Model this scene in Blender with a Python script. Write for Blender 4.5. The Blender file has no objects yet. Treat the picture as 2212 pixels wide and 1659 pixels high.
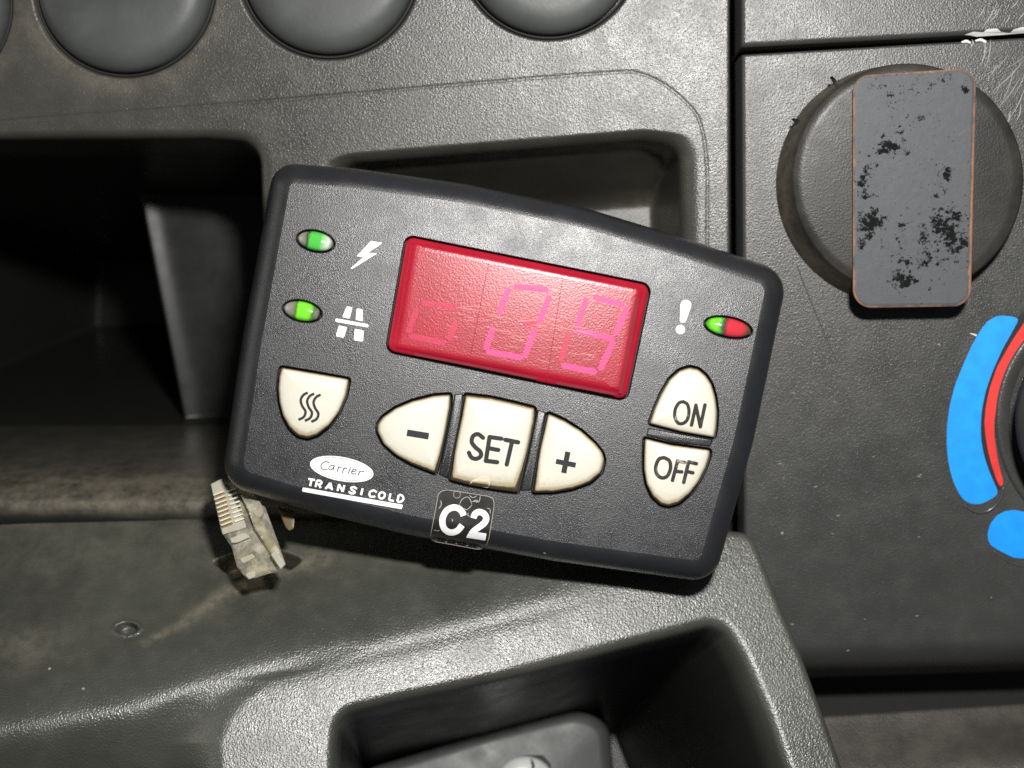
import bpy, math, random
import numpy as np
from mathutils import Vector
from mathutils.geometry import tessellate_polygon, delaunay_2d_cdt

random.seed(7)
rng = np.random.default_rng(7)
S = bpy.context.scene
COL = S.collection

# ---------------------------------------------------------------- camera, world, lamp, exposure
# All shapes are measured in tenths of a millimetre on a reference sheet (u right, v down, 2212 x 1659);
# heights are millimetres; the scene itself is metres.
H = 280.0                                   # camera distance from the reference sheet, mm
cam = bpy.data.cameras.new('camera')
cam.sensor_width = 36.0
cam.lens = 36.0 * H / 221.2
cam.clip_start = 0.01
cam.clip_end = 20.0
cam.dof.use_dof = True
cam.dof.focus_distance = 0.252
cam.dof.aperture_fstop = 13.0
cam_o = bpy.data.objects.new('camera', cam)
cam_o.location = (0, 0, H / 1000)
COL.objects.link(cam_o)
S.camera = cam_o

world = bpy.data.worlds.new('World')
S.world = world
world.use_nodes = True
bg = world.node_tree.nodes['Background']
bg.inputs[0].default_value = (0.92, 1.0, 1.06, 1)
bg.inputs[1].default_value = 0.05

fl = bpy.data.lights.new('flash', 'AREA')
fl.shape = 'RECTANGLE'
fl.size, fl.size_y = 0.026, 0.014
fl.energy = 1.45
fl.color = (1.0, 0.98, 0.95)
fl_o = bpy.data.objects.new('flash', fl)
fl_o.location = (0.034, 0.088, 0.283)
d = Vector((0.0, 0.0, 0.0)) - Vector(fl_o.location)
fl_o.rotation_euler = d.to_track_quat('-Z', 'Y').to_euler()
COL.objects.link(fl_o)

wl = bpy.data.lights.new('cab_window_light', 'AREA')     # weak daylight through the cab window at the left
wl.shape = 'RECTANGLE'; wl.size, wl.size_y = 0.35, 0.30
wl.energy = 0.5
wl.color = (1.0, 0.95, 0.87)
wl_o = bpy.data.objects.new('cab_window_light', wl)
wl_o.location = (-0.60, 0.14, 0.20)
wl_o.rotation_euler = (-Vector(wl_o.location)).to_track_quat('-Z', 'Y').to_euler()
COL.objects.link(wl_o)

S.view_settings.view_transform = 'Standard'
S.view_settings.look = 'None'
S.view_settings.exposure = 0.0
S.view_settings.gamma = 1.0
S.view_settings.use_curve_mapping = False
S.render.engine = 'CYCLES'
S.cycles.use_denoising = False
S.cycles.max_bounces = 10
S.cycles.transparent_max_bounces = 12
S.cycles.sample_clamp_indirect = 1.5
S.cycles.caustics_reflective = False
S.cycles.caustics_refractive = False

# ---------------------------------------------------------------- frames
class Frame:
    """A plane seen by the camera: at(u,v,h) lies on the sheet's ray through (u,v), h mm above the plane;
    pt(u,v,h) stands h mm along the normal over the plane point."""
    def __init__(self, p0, n):
        self.p0 = np.array(p0, float)
        n = np.array(n, float)
        self.n = n / np.linalg.norm(n)
    def at(self, u, v, h=0.0):
        u = np.asarray(u, float); v = np.asarray(v, float); h = np.asarray(h, float) + 0 * u
        dx = (u - 1106) * 0.1; dy = (829.5 - v) * 0.1; dz = -H
        n = self.n
        t = ((self.p0 @ n) + h - H * n[2]) / (dx * n[0] + dy * n[1] + dz * n[2])
        return np.stack([dx * t, dy * t, H + dz * t], -1)
    def pt(self, u, v, h=0.0):
        b = self.at(u, v, 0.0)
        return b + np.asarray(h, float)[..., None] * self.n if np.ndim(h) else b + h * self.n

D = Frame((0, 0, 0), (-0.07, -0.12, 1))            # dashboard
R = Frame((0, -50, 13), (0.12, 0.40, 1))           # console rim
F = Frame((0, 3, 22), (0.025, 0.02, 1))            # controller face

# ---------------------------------------------------------------- object helpers
def empty(name, loc_mm, label, cat, group=None):
    o = bpy.data.objects.new(name, None)
    o.empty_display_size = 0.01
    o.location = [c / 1000 for c in loc_mm]
    COL.objects.link(o)
    o['label'] = label; o['category'] = cat
    if group: o['group'] = group
    return o

def build(name, verts, faces, mats, parent=None, smooth=True, attrs=None, midx=None, label=None):
    verts = np.asarray(verts, float) / 1000
    org = np.array(parent.matrix_world.translation) if parent is not None else np.zeros(3)
    p = parent; off = np.zeros(3)
    while p is not None:
        off += np.array(p.location); p = p.parent
    me = bpy.data.meshes.new(name)
    me.from_pydata((verts - off).tolist(), [], faces if isinstance(faces, list) else faces.tolist())
    for m in (mats if isinstance(mats, (list, tuple)) else [mats]):
        me.materials.append(m)
    if smooth:
        me.polygons.foreach_set('use_smooth', [True] * len(me.polygons))
    if midx is not None:
        me.polygons.foreach_set('material_index', midx)
    for k, a in (attrs or {}).items():
        at = me.attributes.new(k, 'FLOAT', 'POINT')
        at.data.foreach_set('value', np.asarray(a, np.float32))
    me.update()
    o = bpy.data.objects.new(name, me)
    COL.objects.link(o)
    if parent is not None: o.parent = parent
    if label: o['label'] = label
    return o

def struct(o, label):
    o['kind'] = 'structure'; o['label'] = label
    return o

def grid_faces(ny, nx):
    i = np.arange(ny * nx).reshape(ny, nx)
    # u right, v down -> counter-clockwise seen from the camera
    return np.stack([i[:-1, :-1], i[1:, :-1], i[1:, 1:], i[:-1, 1:]], -1).reshape(-1, 4)

def smoothstep(a, b, x):
    t = np.clip((x - a) / (b - a), 0, 1)
    return t * t * (3 - 2 * t)

def seg_dist(px, py, pts, closed=True):
    pts = np.asarray(pts, float)
    n = len(pts)
    best = np.full(px.shape, 1e18)
    for i in range(n if closed else n - 1):
        a = pts[i]; b = pts[(i + 1) % n]
        ab = b - a; L = ab @ ab + 1e-12
        t = np.clip(((px - a[0]) * ab[0] + (py - a[1]) * ab[1]) / L, 0, 1)
        best = np.minimum(best, (px - a[0] - t * ab[0]) ** 2 + (py - a[1] - t * ab[1]) ** 2)
    return np.sqrt(best)

def inside(px, py, pts):
    pts = np.asarray(pts, float)
    c = np.zeros(px.shape, bool)
    n = len(pts)
    for i in range(n):
        x1, y1 = pts[i]; x2, y2 = pts[(i + 1) % n]
        if y1 == y2: continue
        c ^= ((y1 > py) != (y2 > py)) & (px < (x2 - x1) * (py - y1) / (y2 - y1) + x1)
    return c

def sdf(px, py, pts):                        # positive inside
    dd = seg_dist(px, py, pts)
    return np.where(inside(px, py, pts), dd, -dd)

def round_poly(pts, radii, step=6.0):
    """polygon with circular arcs of the given radii at its corners"""
    pts = [np.array(p, float) for p in pts]
    n = len(pts)
    if not isinstance(radii, (list, tuple)): radii = [radii] * n
    out = []
    for i in range(n):
        p0, p, p1 = pts[i - 1], pts[i], pts[(i + 1) % n]
        r = radii[i]
        if r <= 0: out.append(p); continue
        a = (p0 - p); la = np.linalg.norm(a); a /= la
        b = (p1 - p); lb = np.linalg.norm(b); b /= lb
        ang = math.acos(np.clip(a @ b, -1, 1))
        if ang > math.pi - 1e-3: out.append(p); continue
        t = min(r / math.tan(ang / 2), la * 0.49, lb * 0.49)
        r = t * math.tan(ang / 2)
        bis = (a + b); bis /= np.linalg.norm(bis)
        c = p + bis * (r / math.sin(ang / 2))
        s = p + a * t; e = p + b * t
        a0 = math.atan2(*(s - c)[::-1]); a1 = math.atan2(*(e - c)[::-1])
        da = (a1 - a0 + math.pi) % (2 * math.pi) - math.pi
        k = max(3, int(abs(da) * r / step))
        for j in range(k + 1):
            th = a0 + da * j / k
            out.append(c + r * np.array([math.cos(th), math.sin(th)]))
    return np.array(out)

def resample(pts, step, closed=True):
    pts = np.asarray(pts, float)
    q = np.vstack([pts, pts[:1]]) if closed else pts
    s = np.r_[0, np.cumsum(np.linalg.norm(np.diff(q, axis=0), axis=1))]
    n = max(8, int(s[-1] / step))
    t = np.linspace(0, s[-1], n, endpoint=not closed)
    return np.stack([np.interp(t, s, q[:, 0]), np.interp(t, s, q[:, 1])], -1)

def soften(pts, sigma, step=2.0):
    """closed outline, resampled evenly with its corners softened"""
    p = resample(pts, step)
    k = int(3 * sigma / step) + 1
    w = np.exp(-0.5 * (np.arange(-k, k + 1) * step / sigma) ** 2); w /= w.sum()
    return sum(np.roll(p, -j, axis=0) * w[j + k] for j in range(-k, k + 1))

def orient(p):                               # clockwise on the sheet (u right, v down) = positive
    a = 0.5 * np.sum(p[:, 0] * np.roll(p[:, 1], -1) - np.roll(p[:, 0], -1) * p[:, 1])
    return p if a > 0 else p[::-1]

def offset(p, d):                            # d > 0 moves inward for an oriented outline
    t = np.roll(p, -1, axis=0) - np.roll(p, 1, axis=0)
    t /= np.linalg.norm(t, axis=1)[:, None] + 1e-9
    return p + d * np.stack([-t[:, 1], t[:, 0]], -1)

def spline(pts, step=2.0):
    """open Catmull-Rom curve through the points"""
    p = np.asarray(pts, float)
    if len(p) < 3: return resample(p, step, False)
    q = np.vstack([2 * p[0] - p[1], p, 2 * p[-1] - p[-2]])
    out = []
    for i in range(1, len(q) - 2):
        a, b, c, e = q[i - 1:i + 3]
        for t in np.linspace(0, 1, 12, endpoint=False):
            out.append(0.5 * (2 * b + (c - a) * t + (2 * a - 5 * b + 4 * c - e) * t * t + (3 * b - a - 3 * c + e) * t ** 3))
    out.append(p[-1])
    return resample(np.array(out), step, False)

class Mesh:
    """collects pieces into one mesh"""
    def __init__(self): self.v = []; self.f = []; self.m = []; self.a = []; self.n = 0
    def add(self, verts, faces, m=0, a=None):
        verts = np.asarray(verts, float)
        self.v.append(verts)
        for f in faces: self.f.append([int(i) + self.n for i in f]); self.m.append(m)
        self.a.append(np.zeros(len(verts)) if a is None else np.asarray(a, float))
        self.n += len(verts)
    def loops(self, loops, m=0, cap_end=False, cap_start=False, attrs=None):
        n = len(loops[0]); k = len(loops)
        faces = []
        for j in range(k - 1):
            for i in range(n):
                i2 = (i + 1) % n
                faces.append([j * n + i2, j * n + i, (j + 1) * n + i, (j + 1) * n + i2][::-1])
        v = np.vstack(loops)
        a = None if attrs is None else np.repeat(attrs, n)
        if cap_end:
            c = loops[-1].mean(0); v = np.vstack([v, c]); ci = len(v) - 1
            if a is not None: a = np.r_[a, attrs[-1]]
            faces += [[(k - 1) * n + i, (k - 1) * n + (i + 1) % n, ci] for i in range(n)]
        if cap_start:
            c = loops[0].mean(0); v = np.vstack([v, c]); ci = len(v) - 1
            if a is not None: a = np.r_[a, attrs[0]]
            faces += [[(i + 1) % n, i, ci] for i in range(n)]
        self.add(v, faces, m, a)
    def build(self, name, mats, parent=None, smooth=True, attr=None, label=None):
        return build(name, np.vstack(self.v), self.f, mats, parent, smooth,
                     {attr: np.concatenate(self.a)} if attr else None, self.m, label)

def ribbon(M, pts, width, surf, h=0.0, caps=True, m=0, curve=True, taper=None):
    """a flat painted stroke laid on surf(u, v, h)"""
    c = spline(pts, 1.6) if curve else resample(np.asarray(pts, float), 1.6, False)
    t = np.gradient(c, axis=0); t /= np.linalg.norm(t, axis=1)[:, None] + 1e-9
    n = np.stack([-t[:, 1], t[:, 0]], -1)
    w = np.full(len(c), width / 2)
    if taper is not None: w = w * np.interp(np.linspace(0, 1, len(c)), np.linspace(0, 1, len(taper)), taper)
    if caps:
        ang = np.linspace(0.05, math.pi / 2, 6)
        c0 = [c[0] - t[0] * w[0] * math.cos(a) for a in ang]; w0 = [w[0] * math.sin(a) for a in ang]
        c1 = [c[-1] + t[-1] * w[-1] * math.cos(a) for a in ang[::-1]]; w1 = [w[-1] * math.sin(a) for a in ang[::-1]]
        n = np.vstack([np.repeat(n[:1], 6, 0), n[1:-1], np.repeat(n[-1:], 6, 0)])
        c = np.vstack([c0, c[1:-1], c1]); w = np.r_[w0, w[1:-1], w1]
    L = c - n * w[:, None]; Rr = c + n * w[:, None]
    v = np.vstack([surf(L[:, 0], L[:, 1], h), surf(Rr[:, 0], Rr[:, 1], h)])
    k = len(c)
    M.add(v, [[i, i + k, i + k + 1, i + 1] for i in range(k - 1)], m)

def poly(M, pts, surf, h=0.0, m=0, sub=3.0):
    """a flat painted patch laid on surf"""
    p = orient(resample(np.asarray(pts, float), sub))
    p3 = [Vector((a, b, 0)) for a, b in p]
    tri = tessellate_polygon([p3])
    v = surf(p[:, 0], p[:, 1], h)
    f = []
    for t in tri:
        a, b, c = p[t[0]], p[t[1]], p[t[2]]
        cr = (b[0] - a[0]) * (c[1] - a[1]) - (b[1] - a[1]) * (c[0] - a[0])
        f.append(list(t) if cr < 0 else [t[0], t[2], t[1]])
    M.add(v, f, m)

def patch(M, pts, surf, h=0.0, m=0, cell=3.0):
    """a painted patch finely divided so that it follows a curved surface"""
    p = orient(resample(np.asarray(pts, float), cell * 0.8))
    gx_, gy_ = np.meshgrid(np.arange(p[:, 0].min(), p[:, 0].max(), cell), np.arange(p[:, 1].min(), p[:, 1].max(), cell))
    ok_ = sdf(gx_.ravel(), gy_.ravel(), p) > cell * 0.5
    q = np.vstack([p, np.stack([gx_.ravel(), gy_.ravel()], -1)[ok_]])
    v2, _, f2, *_r = delaunay_2d_cdt([Vector(a) for a in q.tolist()], [], [list(range(len(p)))], 1, 0.001)
    w = np.array([[a.x, a.y] for a in v2])
    f2 = [list(f) if np.cross(w[f[1]] - w[f[0]], w[f[2]] - w[f[0]]) < 0 else list(f)[::-1] for f in f2]
    M.add(surf(w[:, 0], w[:, 1], h), f2, m)

def band(pts, width):
    c = spline(pts, 2.0)
    t = np.gradient(c, axis=0); t /= np.linalg.norm(t, axis=1)[:, None] + 1e-9
    n = np.stack([-t[:, 1], t[:, 0]], -1) * width / 2
    return np.vstack([c - n, (c + n)[::-1]])

def ellipse(cx, cy, rx, ry, rot=0.0, n=64):
    a = np.linspace(0, 2 * math.pi, n, endpoint=False)
    c, s = math.cos(math.radians(rot)), math.sin(math.radians(rot))
    x = rx * np.cos(a); y = ry * np.sin(a)
    return np.stack([cx + x * c - y * s, cy + x * s + y * c], -1)

class Pill:
    """a convex cushion: outline scaled towards its middle, with a height for each scale"""
    def __init__(self, outline, prof, surf, c=None):
        self.o = orient(np.asarray(outline, float)); self.prof = prof; self.surf = surf
        self.c = self.o.mean(0) if c is None else np.array(c, float)
        r = self.o - self.c
        th = np.arctan2(r[:, 1], r[:, 0]); k = np.argsort(th)
        self.th = np.r_[th[k] - 2 * math.pi, th[k], th[k] + 2 * math.pi]
        rr = np.linalg.norm(r, axis=1)[k]; self.r = np.r_[rr, rr, rr]
    def s(self, u, v):
        du, dv = np.asarray(u, float) - self.c[0], np.asarray(v, float) - self.c[1]
        return np.hypot(du, dv) / np.interp(np.arctan2(dv, du), self.th, self.r)
    def h(self, u, v):
        s = [p[0] for p in self.prof][::-1]; hh = [p[1] for p in self.prof][::-1]
        return np.interp(self.s(u, v), s, hh)
    def on(self, u, v, h=0.0):
        return self.surf(u, v, self.h(u, v) + h)
    def mesh(self, M, m=0, bottom=-2.0):
        L = []; A = []
        q = self.o
        L.append(self.surf(q[:, 0], q[:, 1], bottom)); A.append(1.0)
        for s, h in self.prof:
            if s <= 0.02: continue
            q = self.c + (self.o - self.c) * s
            L.append(self.surf(q[:, 0], q[:, 1], h)); A.append(s)
        M.loops(L, m, cap_end=True, attrs=A)

# ---------------------------------------------------------------- materials
def mat(name):
    m = bpy.data.materials.new(name); m.use_nodes = True
    return m, m.node_tree, m.node_tree.nodes['Principled BSDF']

def node(nt, typ, **kw):
    n = nt.nodes.new(typ)
    for k, v in kw.items():
        if k.startswith('i_'): n.inputs[int(k[2:]) if k[2:].isdigit() else k[2:]].default_value = v
        else: setattr(n, k, v)
    return n

def mix_col(nt, fac, a, b):
    n = nt.nodes.new('ShaderNodeMix'); n.data_type = 'RGBA'
    if isinstance(fac, (int, float)): n.inputs[0].default_value = fac
    else: nt.links.new(fac, n.inputs[0])
    for i, x in ((6, a), (7, b)):
        if isinstance(x, tuple): n.inputs[i].default_value = (*x, 1)
        else: nt.links.new(x, n.inputs[i])
    return n.outputs[2]

def math_n(nt, op, a, b=None, clamp=False):
    n = nt.nodes.new('ShaderNodeMath'); n.operation = op; n.use_clamp = clamp
    for i, x in ((0, a), (1, b)):
        if x is None: continue
        if isinstance(x, (int, float)): n.inputs[i].default_value = x
        else: nt.links.new(x, n.inputs[i])
    return n.outputs[0]

def noise(nt, scale, detail=2.0, rough=0.5, vec=None):
    n = node(nt, 'ShaderNodeTexNoise'); n.inputs['Scale'].default_value = scale
    n.inputs['Detail'].default_value = detail; n.inputs['Roughness'].default_value = rough
    if vec is None:
        tc = node(nt, 'ShaderNodeTexCoord'); vec = tc.outputs['Object']
    nt.links.new(vec, n.inputs['Vector'])
    return n.outputs['Fac']

def ramp(nt, x, a, b):
    n = node(nt, 'ShaderNodeMapRange'); n.interpolation_type = 'SMOOTHSTEP'
    nt.links.new(x, n.inputs[0]); n.inputs[1].default_value = a; n.inputs[2].default_value = b
    return n.outputs[0]

def plastic(name, col, rough=0.45, grain=1100, depth=0.00012, strength=0.6, dust=None, specks=True, spec=0.5,
            mottle=0.25, flatten=0.0, dust_amt=0.0, rvar=0.12, smooth_attr=False):
    """moulded plastic with a leathery grain; dust follows the mesh attribute 'dirt'"""
    m, nt, b = mat(name)
    tc = node(nt, 'ShaderNodeTexCoord'); vec = tc.outputs['Object']
    big = noise(nt, 25, 4, 0.6, vec)
    mid = noise(nt, 160, 3, 0.6, vec)
    c = mix_col(nt, ramp(nt, big, 0.3, 0.7), tuple(x * (1 - mottle) for x in col), tuple(x * (1 + mottle) for x in col))
    c = mix_col(nt, math_n(nt, 'MULTIPLY', ramp(nt, mid, 0.45, 0.75), 0.25), c, tuple(x * 1.5 for x in col))
    if dust is not None:
        at = node(nt, 'ShaderNodeAttribute'); at.attribute_name = 'dirt'
        fine = noise(nt, 420, 5, 0.7, vec)
        amt = math_n(nt, 'MULTIPLY', at.outputs['Fac'], ramp(nt, math_n(nt, 'ADD', math_n(nt, 'MULTIPLY', fine, 0.6), math_n(nt, 'MULTIPLY', mid, 0.4)), 0.3, 0.66), True)
        c = mix_col(nt, amt, c, dust)
        if dust_amt:
            c = mix_col(nt, math_n(nt, 'MULTIPLY', ramp(nt, mid, 0.4, 0.7), dust_amt), c, dust)
    if specks:
        vo = node(nt, 'ShaderNodeTexVoronoi'); vo.inputs['Scale'].default_value = 120
        nt.links.new(vec, vo.inputs['Vector'])
        sp = math_n(nt, 'LESS_THAN', vo.outputs['Distance'], 0.035)
        sel = node(nt, 'ShaderNodeSeparateColor'); nt.links.new(vo.outputs['Color'], sel.inputs[0])
        sp = math_n(nt, 'MULTIPLY', sp, math_n(nt, 'GREATER_THAN', sel.outputs[0], 0.8))
        c = mix_col(nt, math_n(nt, 'MULTIPLY', sp, 0.7), c, (0.42, 0.40, 0.36))
    nt.links.new(c, b.inputs['Base Color'])
    rr = node(nt, 'ShaderNodeMapRange'); nt.links.new(mid, rr.inputs[0])
    rr.inputs[1].default_value = 0.3; rr.inputs[2].default_value = 0.7
    rr.inputs[3].default_value = rough - rvar / 2; rr.inputs[4].default_value = rough + rvar / 2
    nt.links.new(rr.outputs[0], b.inputs['Roughness'])
    b.inputs['Specular IOR Level'].default_value = spec
    if depth > 0:
        g1 = noise(nt, grain, 2, 0.55, vec)
        vo2 = node(nt, 'ShaderNodeTexVoronoi', feature='SMOOTH_F1'); vo2.inputs['Scale'].default_value = grain * 0.8
        nt.links.new(vec, vo2.inputs['Vector'])
        hgt = math_n(nt, 'ADD', math_n(nt, 'MULTIPLY', g1, 1.0), math_n(nt, 'MULTIPLY', vo2.outputs['Distance'], 0.6))
        bp = node(nt, 'ShaderNodeBump'); bp.inputs['Strength'].default_value = strength
        bp.inputs['Distance'].default_value = depth
        nt.links.new(hgt, bp.inputs['Height']); nt.links.new(bp.outputs[0], b.inputs['Normal'])
        if smooth_attr:                      # the mesh attribute turns the grain down, then paints in recess shade
            la = node(nt, 'ShaderNodeAttribute'); la.attribute_name = 'lining_shade'
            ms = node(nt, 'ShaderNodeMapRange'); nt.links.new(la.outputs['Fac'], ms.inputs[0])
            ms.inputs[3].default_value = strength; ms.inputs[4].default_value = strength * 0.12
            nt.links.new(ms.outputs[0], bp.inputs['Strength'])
            ins = ramp(nt, la.outputs['Fac'], 1.0, 2.0)      # shade painted into the colour deep in the pocket and bin
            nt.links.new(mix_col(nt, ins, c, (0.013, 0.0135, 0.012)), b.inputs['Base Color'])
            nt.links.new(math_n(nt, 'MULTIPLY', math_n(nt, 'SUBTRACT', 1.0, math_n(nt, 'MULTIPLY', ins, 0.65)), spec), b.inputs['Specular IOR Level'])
    return m

def plain(name, col, rough=0.5, spec=0.5, metal=0.0, emit=None, es=0.0, trans=0.0, ior=1.5, bump=None):
    m, nt, b = mat(name)
    tc = node(nt, 'ShaderNodeTexCoord')
    f = noise(nt, 300, 4, 0.6, tc.outputs['Object'])
    c = mix_col(nt, ramp(nt, f, 0.35, 0.7), tuple(x * 0.9 for x in col), tuple(min(1, x * 1.06) for x in col))
    nt.links.new(c, b.inputs['Base Color'])
    b.inputs['Roughness'].default_value = rough
    b.inputs['Specular IOR Level'].default_value = spec
    b.inputs['Metallic'].default_value = metal
    b.inputs['Transmission Weight'].default_value = trans
    b.inputs['IOR'].default_value = ior
    if emit: b.inputs['Emission Color'].default_value = (*emit, 1); b.inputs['Emission Strength'].default_value = es
    if bump:
        g = noise(nt, bump[0], 3, 0.6, tc.outputs['Object'])
        bp = node(nt, 'ShaderNodeBump'); bp.inputs['Strength'].default_value = 0.6; bp.inputs['Distance'].default_value = bump[1]
        nt.links.new(g, bp.inputs['Height']); nt.links.new(bp.outputs[0], b.inputs['Normal'])
    return m

DUST = (0.175, 0.155, 0.115)
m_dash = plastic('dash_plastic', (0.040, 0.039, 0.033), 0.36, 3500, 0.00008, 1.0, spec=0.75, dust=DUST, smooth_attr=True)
m_panel = plastic('panel_plastic', (0.040, 0.0405, 0.0385), 0.37, 3500, 0.00007, 1.0, spec=0.6, mottle=0.12, dust=DUST)
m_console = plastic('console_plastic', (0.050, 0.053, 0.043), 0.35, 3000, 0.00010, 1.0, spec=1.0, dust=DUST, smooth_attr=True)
m_shelf = plastic('shelf_plastic', (0.044, 0.042, 0.036), 0.45, 3000, 0.00010, 1.0, dust=DUST, dust_amt=0.06)
m_smooth = plastic('button_plastic', (0.052, 0.056, 0.054), 0.50, 1300, 0.00004, 0.4)
m_case = plastic('case_plastic', (0.0165, 0.0172, 0.0188), 0.34, 6200, 0.000038, 1.0, spec=0.60, mottle=0.12)
m_disc = plastic('disc_rubber', (0.023, 0.0225, 0.0215), 0.42, 3200, 0.00005, 0.8, spec=0.35, dust=(0.12, 0.10, 0.07))
m_black = plain('black_gap', (0.012, 0.012, 0.012), 0.7)
m_white = plain('white_print', (0.86, 0.86, 0.86), 0.5)
m_dark = plain('dark_print', (0.028, 0.028, 0.03), 0.6, spec=0.15)
m_green = plain('green_lens', (0.10, 0.52, 0.10), 0.2, emit=(0.15, 0.9, 0.1), es=0.10)
m_green2 = plain('bright_green_lens', (0.17, 0.66, 0.05), 0.15, emit=(0.25, 0.9, 0.05), es=0.22)
m_redled = plain('red_lens', (0.62, 0.05, 0.07), 0.15)
m_smoke = plain('smoky_lens', (0.22, 0.22, 0.18), 0.12)
m_digit = plain('lit_segment', (0.66, 0.03, 0.14), 0.4, spec=0.2, emit=(1.0, 0.05, 0.20), es=0.40, bump=(2600, 0.00005))
m_digit2 = plain('dim_segment', (0.40, 0.015, 0.05), 0.4, spec=0.2, emit=(1.0, 0.05, 0.22), es=0.07, bump=(2600, 0.00005))
m_blue = plain('blue_print', (0.003, 0.31, 0.95), 0.55)
m_redpr = plain('red_print', (0.74, 0.035, 0.03), 0.55)
m_scratch = plain('scratch_plastic', (0.30, 0.30, 0.29), 0.6)
m_chip = plain('chipped_plastic', (0.62, 0.62, 0.60), 0.7)
m_hair = plain('dark_thread', (0.02, 0.02, 0.02), 0.6)
m_gold = plain('gold_contact', (0.75, 0.52, 0.22), 0.3, metal=0.8)
m_pale = plain('pale_object', (0.50, 0.52, 0.49), 0.3)
m_stick = plastic('sticker_vinyl', (0.018, 0.017, 0.016), 0.32, 500, 0.00006, 0.5, specks=True, mottle=0.4)
m_edge = plain('sticker_edge', (0.34, 0.31, 0.26), 0.6)
m_residue = plain('glue_residue', (0.38, 0.37, 0.34), 0.5)

def red_lens():
    m, nt, b = mat('red_display_lens')
    tc = node(nt, 'ShaderNodeTexCoord'); vec = tc.outputs['Object']
    f = noise(nt, 90, 4, 0.6, vec)
    c = mix_col(nt, ramp(nt, f, 0.35, 0.7), (0.29, 0.008, 0.021), (0.34, 0.011, 0.027))
    nt.links.new(c, b.inputs['Base Color'])
    b.inputs['Roughness'].default_value = 0.27
    b.inputs['Specular IOR Level'].default_value = 0.26
    g1 = noise(nt, 2600, 2, 0.6, vec)
    bp = node(nt, 'ShaderNodeBump'); bp.inputs['Strength'].default_value = 0.6; bp.inputs['Distance'].default_value = 0.00005
    nt.links.new(g1, bp.inputs['Height']); nt.links.new(bp.outputs[0], b.inputs['Normal'])
    return m
m_lens = red_lens()
m_lensdark = plain('display_frame_line', (0.17, 0.016, 0.026), 0.6, spec=0.1)  # dark red of the display's seam and border lines

def cream():
    m, nt, b = mat('cream_button')
    tc = node(nt, 'ShaderNodeTexCoord'); vec = tc.outputs['Object']
    at = node(nt, 'ShaderNodeAttribute'); at.attribute_name = 'dirt'
    f = noise(nt, 260, 5, 0.65, vec); f2 = noise(nt, 1400, 3, 0.7, vec)
    g = math_n(nt, 'ADD', at.outputs['Fac'], math_n(nt, 'MULTIPLY', math_n(nt, 'SUBTRACT', f, 0.5), 0.5))
    g = math_n(nt, 'ADD', g, math_n(nt, 'MULTIPLY', math_n(nt, 'SUBTRACT', f2, 0.5), 0.35))
    c = mix_col(nt, ramp(nt, g, 0.35, 0.95), (0.57, 0.55, 0.465), (0.38, 0.32, 0.205))
    c = mix_col(nt, ramp(nt, g, 0.98, 1.25), c, (0.07, 0.05, 0.03))
    nt.links.new(c, b.inputs['Base Color'])
    b.inputs['Roughness'].default_value = 0.4
    return m
m_cream = cream()

def plate_metal():
    m, nt, b = mat('worn_plate')
    tc = node(nt, 'ShaderNodeTexCoord'); vec = tc.outputs['Object']
    at = node(nt, 'ShaderNodeAttribute'); at.attribute_name = 'dirt'
    ed = node(nt, 'ShaderNodeAttribute'); ed.attribute_name = 'edge'
    f = noise(nt, 700, 7, 0.76, vec); g = noise(nt, 70, 3, 0.6, vec)
    sel = math_n(nt, 'ADD', f, math_n(nt, 'MULTIPLY', at.outputs['Fac'], 0.24))
    sel = math_n(nt, 'ADD', sel, math_n(nt, 'MULTIPLY', math_n(nt, 'SUBTRACT', g, 0.5), 0.10))
    s1 = ramp(nt, sel, 0.668, 0.688)
    s2 = ramp(nt, math_n(nt, 'ADD', noise(nt, 1300, 4, 0.7, vec), math_n(nt, 'MULTIPLY', math_n(nt, 'SUBTRACT', g, 0.5), 0.25)), 0.665, 0.685)
    sp = math_n(nt, 'MAXIMUM', s1, s2)
    c0 = mix_col(nt, noise(nt, 500, 4, 0.7, vec), (0.056, 0.060, 0.064), (0.088, 0.093, 0.098))
    c = mix_col(nt, sp, c0, (0.010, 0.011, 0.011))
    e = math_n(nt, 'ADD', ed.outputs['Fac'], math_n(nt, 'MULTIPLY', math_n(nt, 'SUBTRACT', noise(nt, 240, 4, 0.7, vec), 0.5), 0.9))
    c = mix_col(nt, ramp(nt, e, 0.74, 1.10), c, (0.34, 0.17, 0.10))
    nt.links.new(c, b.inputs['Base Color'])
    b.inputs['Roughness'].default_value = 0.55
    nt.links.new(math_n(nt, 'MULTIPLY', math_n(nt, 'SUBTRACT', 1.0, sp), 0.3), b.inputs['Specular IOR Level'])
    bp = node(nt, 'ShaderNodeBump'); bp.inputs['Strength'].default_value = 0.5; bp.inputs['Distance'].default_value = 0.0001
    nt.links.new(math_n(nt, 'SUBTRACT', noise(nt, 1200, 3, 0.6, vec), math_n(nt, 'MULTIPLY', sp, 0.8)), bp.inputs['Height']); nt.links.new(bp.outputs[0], b.inputs['Normal'])
    return m
m_plate = plate_metal()

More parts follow.
